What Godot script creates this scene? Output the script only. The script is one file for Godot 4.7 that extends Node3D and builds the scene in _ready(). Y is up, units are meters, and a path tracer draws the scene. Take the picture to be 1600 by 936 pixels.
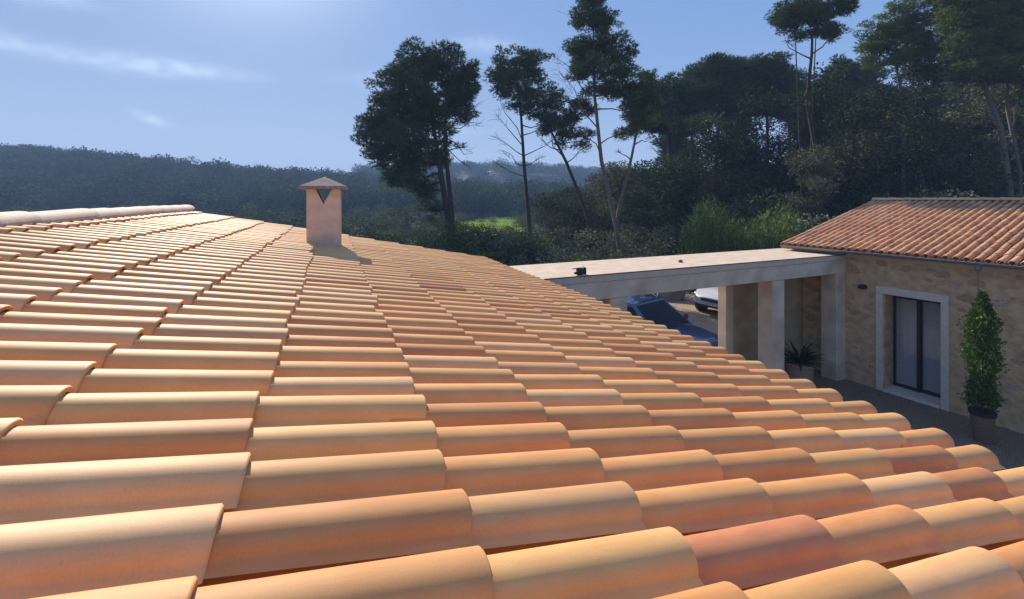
extends Node3D

# ------------------------------------------------------------------ camera constants (metres)
const EYE := Vector3(0.0, 4.3, 0.0)
const FOCAL := 690.0          # focal length in photograph pixels (1600 wide)
const HORIZON := 311.0
var rng := RandomNumberGenerator.new()
var taken := {}
var M := {}

# ------------------------------------------------------------------ mesh builder
class MB:
	var v := PackedVector3Array()
	var n := PackedVector3Array()
	var uv := PackedVector2Array()
	var c := PackedColorArray()
	var col := Color(1, 1, 1)

	func tri(a: Vector3, b: Vector3, d: Vector3) -> void:
		var nn := (d - a).cross(b - a).normalized()
		for p: Vector3 in [a, b, d]:
			v.push_back(p); n.push_back(nn); uv.push_back(Vector2(p.x + p.z, p.y)); c.push_back(col)

	func trin(a: Vector3, b: Vector3, d: Vector3, na: Vector3, nb: Vector3, nd: Vector3) -> void:
		if (d - a).cross(b - a).dot(na + nb + nd) < 0.0:
			var q := b; b = d; d = q
			var w := nb; nb = nd; nd = w
		v.push_back(a); v.push_back(b); v.push_back(d)
		n.push_back(na); n.push_back(nb); n.push_back(nd)
		uv.push_back(Vector2(a.x + a.z, a.y)); uv.push_back(Vector2(b.x + b.z, b.y)); uv.push_back(Vector2(d.x + d.z, d.y))
		c.push_back(col); c.push_back(col); c.push_back(col)

	func quad(a: Vector3, b: Vector3, d: Vector3, e: Vector3) -> void:
		tri(a, b, d); tri(a, d, e)

	# quad with a wanted outward side
	func face(a: Vector3, b: Vector3, d: Vector3, e: Vector3, out: Vector3) -> void:
		if (d - a).cross(b - a).dot(out) < 0.0: quad(e, d, b, a)
		else: quad(a, b, d, e)

	func box(p: Vector3, s: Vector3, bev := 0.0) -> void:
		obox(Transform3D(Basis.IDENTITY, p), s, bev)

	func obox(t: Transform3D, s: Vector3, bev := 0.0) -> void:
		var h := s * 0.5
		var k := minf(bev, minf(h.x, minf(h.y, h.z)) * 0.9)
		var i := h - Vector3(k, k, k)
		for ax in 3:
			for sg: float in [-1.0, 1.0]:
				var o := Vector3.ZERO; o[ax] = sg
				var u := (ax + 1) % 3
				var w := (ax + 2) % 3
				var q: Array = []
				for st: Vector2 in [Vector2(-1, -1), Vector2(1, -1), Vector2(1, 1), Vector2(-1, 1)]:
					var p := Vector3.ZERO
					p[ax] = h[ax] * sg; p[u] = i[u] * st.x; p[w] = i[w] * st.y
					q.push_back(t * p)
				face(q[0], q[1], q[2], q[3], t.basis * o)
		if k > 0.0:
			for ax in 3:
				var u := (ax + 1) % 3
				var w := (ax + 2) % 3
				for su: float in [-1.0, 1.0]:
					for sw: float in [-1.0, 1.0]:
						var a := Vector3.ZERO; a[ax] = -i[ax]; a[u] = h[u] * su; a[w] = i[w] * sw
						var b := a; b[ax] = i[ax]
						var d := Vector3.ZERO; d[ax] = i[ax]; d[u] = i[u] * su; d[w] = h[w] * sw
						var e := d; e[ax] = -i[ax]
						var o := Vector3.ZERO; o[u] = su; o[w] = sw
						face(t * a, t * b, t * d, t * e, t.basis * o)
			for sx: float in [-1.0, 1.0]:
				for sy: float in [-1.0, 1.0]:
					for sz: float in [-1.0, 1.0]:
						var a := t * Vector3(h.x * sx, i.y * sy, i.z * sz)
						var b := t * Vector3(i.x * sx, h.y * sy, i.z * sz)
						var d := t * Vector3(i.x * sx, i.y * sy, h.z * sz)
						if (d - a).cross(b - a).dot(t.basis * Vector3(sx, sy, sz)) < 0.0: tri(d, b, a)
						else: tri(a, b, d)

	func tube(path: Array, rad: Array, sides := 6, cap := true) -> void:
		var rings: Array = []
		var nrm: Array = []
		for i in path.size():
			var dir: Vector3 = (path[mini(i + 1, path.size() - 1)] - path[maxi(i - 1, 0)]).normalized()
			var up := Vector3.RIGHT if absf(dir.y) > 0.9 else Vector3.UP
			var a := dir.cross(up).normalized()
			var b := dir.cross(a)
			var r: Array = []
			var q: Array = []
			for s in sides:
				var an := TAU * s / sides
				var o := a * cos(an) + b * sin(an)
				r.push_back(path[i] + o * rad[i]); q.push_back(o)
			rings.push_back(r); nrm.push_back(q)
		for i in path.size() - 1:
			for s in sides:
				var s2 := (s + 1) % sides
				trin(rings[i][s], rings[i + 1][s], rings[i + 1][s2], nrm[i][s], nrm[i + 1][s], nrm[i + 1][s2])
				trin(rings[i][s], rings[i + 1][s2], rings[i][s2], nrm[i][s], nrm[i + 1][s2], nrm[i][s2])
		if cap:
			for e: int in [0, path.size() - 1]:
				var dirn: Vector3 = (path[e] - path[1 if e == 0 else e - 1])
				for s in range(1, sides - 1):
					if (rings[e][s + 1] - rings[e][0]).cross(rings[e][s] - rings[e][0]).dot(dirn) < 0.0: tri(rings[e][s + 1], rings[e][s], rings[e][0])
					else: tri(rings[e][0], rings[e][s], rings[e][s + 1])

	# profile: array of Vector2(radius, height)
	func lathe(prof: Array, sides := 20, at := Vector3.ZERO) -> void:
		for i in prof.size() - 1:
			var p0: Vector2 = prof[i]
			var p1: Vector2 = prof[i + 1]
			var t := (p1 - p0).normalized()
			var nr := Vector2(t.y, -t.x)
			for s in sides:
				var a0 := TAU * s / sides
				var a1 := TAU * (s + 1) / sides
				var q: Array = []
				for e: Array in [[p0, a0], [p1, a0], [p1, a1], [p0, a1]]:
					q.push_back(at + Vector3(e[0].x * cos(e[1]), e[0].y, e[0].x * sin(e[1])))
				var n0 := Vector3(nr.x * cos(a0), nr.y, nr.x * sin(a0))
				var n1 := Vector3(nr.x * cos(a1), nr.y, nr.x * sin(a1))
				trin(q[0], q[1], q[2], n0, n0, n1); trin(q[0], q[2], q[3], n0, n1, n1)

	func mesh(m: Material = null) -> ArrayMesh:
		var ar: Array = []
		ar.resize(Mesh.ARRAY_MAX)
		ar[Mesh.ARRAY_VERTEX] = v; ar[Mesh.ARRAY_NORMAL] = n; ar[Mesh.ARRAY_TEX_UV] = uv; ar[Mesh.ARRAY_COLOR] = c
		var am := ArrayMesh.new()
		am.add_surface_from_arrays(Mesh.PRIMITIVE_TRIANGLES, ar)
		if m: am.surface_set_material(0, m)
		return am

# ------------------------------------------------------------------ scene helpers
func numbered(called: String) -> String:
	var k: int = taken.get(called, 0)
	taken[called] = k + 1
	return called if k == 0 else "%s_%03d" % [called, k]

func tag(o: Node, label: String, category := "", group := "", kind := "") -> Node:
	if label: o.set_meta("label", label)
	if category: o.set_meta("category", category)
	if group: o.set_meta("group", group)
	if kind: o.set_meta("kind", kind)
	return o

func base(called: String, t: Transform3D) -> Node3D:
	var o := Node3D.new()
	o.name = numbered(called)
	o.transform = t
	add_child(o)
	return o

func put(mb, called: String, m: Material, parent: Node = null, t := Transform3D.IDENTITY) -> MeshInstance3D:
	var o := MeshInstance3D.new()
	o.mesh = mb if mb is Mesh else mb.mesh()
	o.material_override = m
	if parent == null:
		o.name = numbered(called)
		add_child(o)
	else:
		o.name = called
		parent.add_child(o, true)
	o.transform = t
	return o

# a point of the photograph at a given depth in front of the camera
func at(px: float, py: float, depth: float) -> Vector3:
	return EYE + Vector3((px - 800.0) / FOCAL, (HORIZON - py) / FOCAL, -1.0) * depth

func lin(r: float, g: float, b: float) -> Color:
	return Color(r, g, b).linear_to_srgb()

func mat(col: Color, rough := 0.8, tex: Texture2D = null, scale := 1.0, tri := true) -> StandardMaterial3D:
	var m := StandardMaterial3D.new()
	m.albedo_color = col
	m.roughness = rough
	if tex:
		m.albedo_texture = tex
		if tri:
			m.uv1_triplanar = true
			m.uv1_world_triplanar = true
			m.uv1_scale = Vector3.ONE * scale
	return m

func noise_tex(freq: float, seed_: int, lo: Color, hi: Color, size := 512, oct := 5, mid := Color(0, 0, 0, 0)) -> NoiseTexture2D:
	var f := FastNoiseLite.new()
	f.noise_type = FastNoiseLite.TYPE_SIMPLEX_SMOOTH
	f.seed = seed_
	f.frequency = freq
	f.fractal_octaves = oct
	var t := NoiseTexture2D.new()
	t.width = size; t.height = size
	t.seamless = true
	t.noise = f
	var g := Gradient.new()
	g.set_color(0, lo); g.set_color(1, hi)
	if mid.a > 0.0: g.add_point(0.5, mid)
	t.color_ramp = g
	return t

func bump_tex(freq: float, seed_: int, strength := 4.0, size := 512) -> NoiseTexture2D:
	var f := FastNoiseLite.new()
	f.seed = seed_
	f.frequency = freq
	f.fractal_octaves = 5
	var t := NoiseTexture2D.new()
	t.width = size; t.height = size
	t.seamless = true
	t.as_normal_map = true
	t.bump_strength = strength
	t.noise = f
	return t

func bumped(m: StandardMaterial3D, t: Texture2D, s := 1.0) -> StandardMaterial3D:
	m.normal_enabled = true
	m.normal_texture = t
	m.normal_scale = s
	return m

# ------------------------------------------------------------------ light, sky, camera
const SUN_AZ := -32.0
const SUN_EL := 34.0

func sun_vec() -> Vector3:
	var a := deg_to_rad(SUN_AZ)
	var e := deg_to_rad(SUN_EL)
	return Vector3(sin(a) * cos(e), sin(e), -cos(a) * cos(e))

func make_sky() -> Sky:
	var w := 1024
	var h := 512
	var img := Image.create(w, h, false, Image.FORMAT_RGBF)
	var s := sun_vec()
	var f := FastNoiseLite.new()
	f.seed = 11; f.frequency = 1.6; f.fractal_octaves = 4
	# thin streaks of cirrus: [azimuth deg, elevation deg, half length, half width, tilt, strength]
	var wisps := [[-39.0, 13.2, 9.5, 0.75, 0.035, 0.16], [-53.0, 12.9, 7.0, 0.9, 0.06, 0.13], [-48.0, 17.6, 5.0, 0.7, 0.0, 0.12],
		[-4.0, 19.2, 5.0, 0.8, 0.02, 0.10], [-39.2, 8.0, 1.8, 0.35, -0.32, 0.13], [-16.0, 14.5, 7.0, 0.9, 0.03, 0.05], [-65.0, 22.0, 9.0, 1.2, 0.05, 0.10],
		[40.0, 30.0, 12.0, 1.3, 0.03, 0.08], [120.0, 20.0, 14.0, 1.6, 0.02, 0.1], [-120.0, 25.0, 14.0, 1.4, -0.03, 0.1], [175.0, 14.0, 12.0, 1.2, 0.03, 0.1], [-8.0, 8.6, 5.0, 0.5, 0.03, 0.05]]
	for j in h:
		var el := PI * (0.5 - (j + 0.5) / h)
		for i in w:
			var az := wrapf(TAU * (i + 0.5) / w, -PI, PI)
			var d := Vector3(sin(az) * cos(el), sin(el), -cos(az) * cos(el))
			var y := maxf(d.y, 0.0)
			var k := pow(1.0 - y, 5.0)
			var c := Vector3(0.142, 0.285, 0.60).lerp(Vector3(0.54, 0.68, 0.87), k)
			var cs := maxf(d.dot(s), 0.0)
			# bright air round the sun
			c += Vector3(0.09, 0.08, 0.055) * pow(cs, 3.0) + Vector3(1.0, 0.95, 0.85) * pow(cs, 60.0) * 0.9
			var azd := rad_to_deg(az)
			var eld := rad_to_deg(el)
			for q: Array in wisps:
				var dx: float = (azd - q[0]) * cos(el)
				if absf(dx) > q[2] * 1.3: continue
				var dy: float = eld - q[1] - dx * q[4]
				if absf(dy) > q[3] * 3.0: continue
				var wd: float = q[3] * (0.5 + 0.7 * (1.0 - absf(dx) / (q[2] * 1.3)))
				var a := exp(-dy * dy / (wd * wd)) * clampf(1.25 - absf(dx) / q[2], 0.0, 1.0)
				a *= clampf(0.8 + 0.9 * f.get_noise_2d(azd * 0.35, eld * 2.0), 0.15, 1.4)
				c += Vector3(1.0, 0.98, 0.92) * a * q[5] * 1.5
			if d.y < 0.0:
				c = c.lerp(Vector3(0.12, 0.11, 0.09), clampf(-d.y * 6.0, 0.0, 1.0))
			img.set_pixel(i, j, Color(c.x, c.y, c.z))
	var pm := PanoramaSkyMaterial.new()
	pm.panorama = ImageTexture.create_from_image(img)
	pm.energy_multiplier = 1.0
	var sk := Sky.new()
	sk.sky_material = pm
	return sk

func setup() -> void:
	var cam := Camera3D.new()
	cam.name = "camera"
	cam.position = EYE
	cam.near = 0.05
	cam.far = 6000.0
	cam.projection = Camera3D.PROJECTION_FRUSTUM
	cam.size = 936.0 / FOCAL * cam.near
	cam.frustum_offset = Vector2(0.0, -(468.0 - HORIZON) / FOCAL * cam.near)
	add_child(cam)
	cam.make_current()
	var env := Environment.new()
	env.background_mode = Environment.BG_SKY
	env.sky = make_sky()
	env.tonemap_mode = Environment.TONE_MAPPER_LINEAR
	env.tonemap_exposure = 1.5
	env.background_energy_multiplier = 0.78
	env.fog_enabled = true
	env.fog_density = 0.0013
	env.fog_light_color = Color(0.66, 0.80, 1.0)
	env.sdfgi_enabled = true
	env.ssao_enabled = true
	env.ssil_enabled = true
	var we := WorldEnvironment.new()
	we.name = "world_environment"
	we.environment = env
	add_child(we)
	var sun := DirectionalLight3D.new()
	sun.name = "sun"
	sun.light_energy = 1.5
	sun.light_color = Color(1.0, 0.94, 0.86)
	sun.light_angular_distance = 0.5
	sun.shadow_enabled = true
	add_child(sun)
	sun.look_at_from_position(sun_vec() * 50.0, Vector3.ZERO, Vector3.UP)

# ------------------------------------------------------------------ materials
func materials() -> void:
	M.stucco = bumped(mat(lin(0.66, 0.54, 0.44), 0.92, noise_tex(0.012, 3, Color(0.86, 0.84, 0.82), Color(1, 1, 1)), 0.6), bump_tex(0.08, 4, 3.0), 0.35)
	M.stucco.uv1_scale = Vector3.ONE * 1.1
	M.cap = bumped(mat(lin(0.36, 0.29, 0.26), 0.9, noise_tex(0.02, 31, Color(0.72, 0.7, 0.68), Color(1, 1, 1)), 1.4), bump_tex(0.09, 5, 4.0), 0.5)
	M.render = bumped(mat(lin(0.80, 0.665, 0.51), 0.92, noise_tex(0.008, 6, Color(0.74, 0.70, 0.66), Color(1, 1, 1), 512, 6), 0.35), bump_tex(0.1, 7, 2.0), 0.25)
	M.render_tan = bumped(mat(lin(0.55, 0.41, 0.24), 0.92, noise_tex(0.01, 8, Color(0.82, 0.8, 0.76), Color(1, 1, 1), 512, 6), 0.4), bump_tex(0.1, 7, 2.0), 0.25)
	M.slab_top = bumped(mat(lin(0.64, 0.525, 0.41), 0.95, noise_tex(0.01, 9, Color(0.90, 0.88, 0.86), Color(1, 1, 1), 512, 6), 0.5), bump_tex(0.09, 10, 2.5), 0.4)
	M.drip = mat(lin(0.09, 0.075, 0.065), 0.6)
	M.surround = bumped(mat(lin(0.76, 0.67, 0.56), 0.85, noise_tex(0.02, 12, Color(0.88, 0.86, 0.84), Color(1, 1, 1)), 0.8), bump_tex(0.09, 5, 2.0), 0.2)
	M.mortar = bumped(mat(lin(0.74, 0.53, 0.325), 0.96, noise_tex(0.012, 13, Color(0.72, 0.66, 0.60), Color(1, 1, 1), 1024, 6, Color(0.90, 0.87, 0.84)), 0.4), bump_tex(0.05, 14, 6.0, 1024), 0.6)
	M.stones = []
	for q: Array in [[0.66, 0.49, 0.32], [0.60, 0.42, 0.25], [0.72, 0.56, 0.40], [0.60, 0.42, 0.255], [0.66, 0.46, 0.27]]:
		M.stones.push_back(bumped(mat(lin(q[0], q[1], q[2]), 0.95, noise_tex(0.03, 15, Color(0.65, 0.62, 0.6), Color(1, 1, 1)), 1.5), bump_tex(0.05, 16, 8.0), 0.8))
	M.zinc = mat(lin(0.22, 0.215, 0.22), 0.45)
	M.zinc.metallic = 0.5
	M.iron = mat(lin(0.018, 0.016, 0.016), 0.5)
	M.glass = StandardMaterial3D.new()
	M.glass.albedo_color = Color(0.75, 0.8, 0.82, 0.12)
	M.glass.transparency = BaseMaterial3D.TRANSPARENCY_ALPHA
	M.glass.roughness = 0.03
	M.curtain = mat(lin(0.52, 0.50, 0.50), 0.9, noise_tex(0.02, 17, Color(0.9, 0.9, 0.9), Color(1, 1, 1)), 1.0)
	M.deck = mat(lin(0.16, 0.09, 0.06), 0.95)
	M.gravel = bumped(mat(lin(0.58, 0.42, 0.29), 0.97, noise_tex(0.06, 18, Color(0.45, 0.42, 0.4), Color(1, 1, 1), 1024, 6, Color(0.72, 0.7, 0.68)), 0.5), bump_tex(0.09, 19, 12.0, 1024), 1.0)
	M.drive = bumped(mat(lin(0.50, 0.39, 0.28), 0.97, noise_tex(0.04, 20, Color(0.6, 0.56, 0.52), Color(1, 1, 1), 1024, 6, Color(0.85, 0.82, 0.8)), 0.3), bump_tex(0.09, 21, 8.0, 1024), 0.8)
	M.soil = bumped(mat(lin(0.085, 0.095, 0.045), 0.98, noise_tex(0.02, 22, Color(0.5, 0.55, 0.4), Color(1, 1, 1), 1024, 6), 0.05), bump_tex(0.05, 23, 8.0), 0.8)
	M.field = mat(lin(0.34, 0.42, 0.09), 0.95, noise_tex(0.02, 24, Color(0.6, 0.65, 0.5), Color(1, 1, 1), 512, 5), 0.08)
	M.bark = bumped(mat(lin(0.115, 0.085, 0.065), 0.95, noise_tex(0.03, 25, Color(0.5, 0.48, 0.46), Color(1, 1, 1)), 0.7), bump_tex(0.04, 26, 10.0), 0.8)
	M.bark_pale = bumped(mat(lin(0.27, 0.22, 0.17), 0.95, noise_tex(0.03, 27, Color(0.55, 0.53, 0.5), Color(1, 1, 1)), 0.7), bump_tex(0.04, 26, 10.0), 0.8)
	M.leaf = StandardMaterial3D.new()
	M.leaf.vertex_color_use_as_albedo = true
	M.leaf.roughness = 0.9
	M.leaf.metallic_specular = 0.12
	M.leaf.cull_mode = BaseMaterial3D.CULL_DISABLED
	M.leaf.backlight_enabled = true
	M.leaf.backlight = Color(0.50, 0.56, 0.28)
	M.clay = bumped(mat(lin(0.26, 0.16, 0.10), 0.9, noise_tex(0.02, 28, Color(0.7, 0.68, 0.66), Color(1, 1, 1)), 2.0), bump_tex(0.06, 29, 3.0), 0.4)
	M.clay_pale = bumped(mat(lin(0.45, 0.33, 0.23), 0.9, noise_tex(0.02, 30, Color(0.7, 0.68, 0.66), Color(1, 1, 1)), 2.0), bump_tex(0.06, 29, 3.0), 0.4)
	M.black = mat(lin(0.012, 0.012, 0.013), 0.55)
	M.rock = bumped(mat(lin(0.30, 0.25, 0.20), 0.96, noise_tex(0.03, 32, Color(0.6, 0.58, 0.56), Color(1, 1, 1)), 0.8), bump_tex(0.05, 33, 8.0), 0.8)
	M.ridge = bumped(mat(lin(0.80, 0.68, 0.55), 0.85, noise_tex(0.03, 36, Color(0.86, 0.82, 0.78), Color(1, 1, 1)), 1.3), bump_tex(0.09, 5, 3.0), 0.2)
	tile_materials()

# fired clay: a pale slip flamed with darker clay, streaked along the tile
func tile_materials() -> void:
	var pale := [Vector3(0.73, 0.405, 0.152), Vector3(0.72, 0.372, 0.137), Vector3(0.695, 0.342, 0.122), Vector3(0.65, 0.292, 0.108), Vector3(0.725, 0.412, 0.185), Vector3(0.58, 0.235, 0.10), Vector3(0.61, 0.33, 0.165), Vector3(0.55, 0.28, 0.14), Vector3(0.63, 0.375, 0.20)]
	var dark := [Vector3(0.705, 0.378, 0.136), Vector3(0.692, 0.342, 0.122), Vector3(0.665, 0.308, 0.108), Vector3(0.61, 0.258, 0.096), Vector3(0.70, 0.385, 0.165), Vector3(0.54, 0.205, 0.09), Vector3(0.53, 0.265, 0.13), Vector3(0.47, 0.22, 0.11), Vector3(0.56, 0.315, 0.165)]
	var tx: Array = []
	for k in 9:
		var a := FastNoiseLite.new(); a.seed = 40 + k; a.frequency = 0.012; a.fractal_octaves = 3
		var b := FastNoiseLite.new(); b.seed = 60 + k; b.frequency = 0.11; b.fractal_octaves = 3
		var g := FastNoiseLite.new(); g.seed = 80 + k; g.frequency = 0.4
		var img := Image.create(256, 128, false, Image.FORMAT_RGB8)
		for y in 128:
			for x in 256:
				var t := clampf(0.5 + 1.3 * a.get_noise_2d(x * 0.8, y * 1.6), 0.0, 1.0)
				t = smoothstep(0.15, 0.85, t)
				var c: Vector3 = pale[k].lerp(dark[k], t)
				var s := 1.0 + 0.04 * b.get_noise_2d(x * 0.25, y * 1.3) + 0.11 * g.get_noise_2d(x, y)
				if g.get_noise_2d(x * 0.6 + 300.0, y * 0.6) > 0.62: s *= 0.86
				c *= s
				img.set_pixel(x, y, Color(c.x, c.y, c.z).linear_to_srgb())
		tx.push_back(ImageTexture.create_from_image(img))
	M.tiles = []
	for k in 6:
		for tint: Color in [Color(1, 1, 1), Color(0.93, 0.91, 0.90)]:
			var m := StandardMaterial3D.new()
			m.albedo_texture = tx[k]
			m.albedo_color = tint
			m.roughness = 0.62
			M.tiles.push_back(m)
	# older, redder tiles of the neighbour's roof
	M.old_tiles = []
	for q: Array in [[6, 1.0, 1.0, 1.0], [7, 1.0, 1.0, 1.0], [6, 0.95, 0.95, 0.95], [7, 0.94, 0.93, 0.93], [8, 0.97, 0.97, 0.97], [6, 0.92, 0.90, 0.90]]:
		var m := StandardMaterial3D.new()
		m.albedo_texture = tx[q[0]]
		m.albedo_color = Color(q[1], q[2], q[3])
		m.roughness = 0.85
		M.old_tiles.push_back(m)

# ------------------------------------------------------------------ curved clay tile
# local axes: +x down the slope, +y out of the roof, +z across the rows. origin = crest of the lower end
func tile_mesh(len_: float, rz: float, ry: float, lip: float, taper: float, sink: float, var_ := 0.0) -> ArrayMesh:
	var prof := func(sc: float, dy: float, inset: float) -> Array:
		var q: Array = []
		for i in 13:
			var a := deg_to_rad(-87.0 + 171.0 * i / 12.0)
			var sx := signf(sin(a)) * pow(absf(sin(a)), 0.92)
			var cy := pow(maxf(cos(a), 0.0), 0.92)
			q.push_back(Vector2(sx * (rz * sc - inset), (cy - 1.0) * ry * sc + dy - inset * (0.4 + 0.6 * maxf(cos(a), 0.0))))
		var e: Vector2 = q[12]
		if lip > 0.0: q.push_back(e + Vector2(lip * sc, -lip * 0.30 * sc))
		return q
	var lo: Array = prof.call(1.0 + var_, 0.0, 0.0)
	var lob: Array = prof.call(1.0 + var_, 0.0, 0.0035)
	var up: Array = prof.call(taper, -sink, 0.0)
	var inn: Array = prof.call(1.0 + var_, 0.0, 0.013)
	var inu: Array = prof.call(taper, -sink, 0.013)
	var mb := MB.new()
	var cnt := lo.size()
	var nrm := func(q: Array, i: int) -> Vector3:
		var t: Vector2 = q[mini(i + 1, cnt - 1)] - q[maxi(i - 1, 0)]
		return Vector3(0.0, t.x, -t.y).normalized()
	var bx := -0.004
	for i in cnt - 1:
		var j := i + 1
		var n0: Vector3 = nrm.call(lo, i)
		var n1: Vector3 = nrm.call(lo, j)
		var A := Vector3(-len_, up[i].y, up[i].x)
		var B := Vector3(-len_, up[j].y, up[j].x)
		var C := Vector3(bx, lo[j].y, lo[j].x)
		var D := Vector3(bx, lo[i].y, lo[i].x)
		mb.trin(A, D, C, n0, n0, n1); mb.trin(A, C, B, n0, n1, n1)
		var E := Vector3(0.0, lob[j].y, lob[j].x)
		var F := Vector3(0.0, lob[i].y, lob[i].x)
		var r0 := (n0 + Vector3(1, 0, 0)).normalized()
		var r1 := (n1 + Vector3(1, 0, 0)).normalized()
		mb.trin(D, F, E, n0, r0, r1); mb.trin(D, E, C, n0, r1, n1)
		var G := Vector3(0.0, inn[j].y, inn[j].x)
		var H := Vector3(0.0, inn[i].y, inn[i].x)
		mb.face(F, H, G, E, Vector3.RIGHT)
		var I := Vector3(-len_, inu[i].y, inu[i].x)
		var J := Vector3(-len_, inu[j].y, inu[j].x)
		mb.trin(H, I, J, -n0, -n0, -n1); mb.trin(H, J, G, -n0, -n1, -n1)
	# texture: along the tile and round it
	for i in mb.v.size():
		var p := mb.v[i]
		mb.uv[i] = Vector2(-p.x / len_, 0.5 + p.z / (2.6 * rz))
	return mb.mesh()

func channel_strip(mb: MB, u0: float, u1: float, z: float, w: float, y0: float, lift: float) -> void:
	# one hollow channel tile: a shallow trough
	var k := 4
	for i in k:
		var a0 := -1.0 + 2.0 * i / k
		var a1 := -1.0 + 2.0 * (i + 1) / k
		var ya := y0 + 0.03 * a0 * a0
		var yb := y0 + 0.03 * a1 * a1
		mb.quad(Vector3(u0, ya, z + a0 * w), Vector3(u1, ya + lift, z + a0 * w), Vector3(u1, yb + lift, z + a1 * w), Vector3(u0, yb, z + a1 * w))
	mb.quad(Vector3(u1, y0 + lift, z - w), Vector3(u1, y0 + lift - 0.02, z - w), Vector3(u1, y0 + lift - 0.02, z + w), Vector3(u1, y0 + lift, z + w))

# ------------------------------------------------------------------ the house under the camera
const HEAD := 0.3857
const SLOPE := 0.1987
const CREST := 0.5255      # eye above the crests
const COURSE := 0.4
const ROW := 0.1485
const U0 := -0.1641
const V0 := 0.6691

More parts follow.
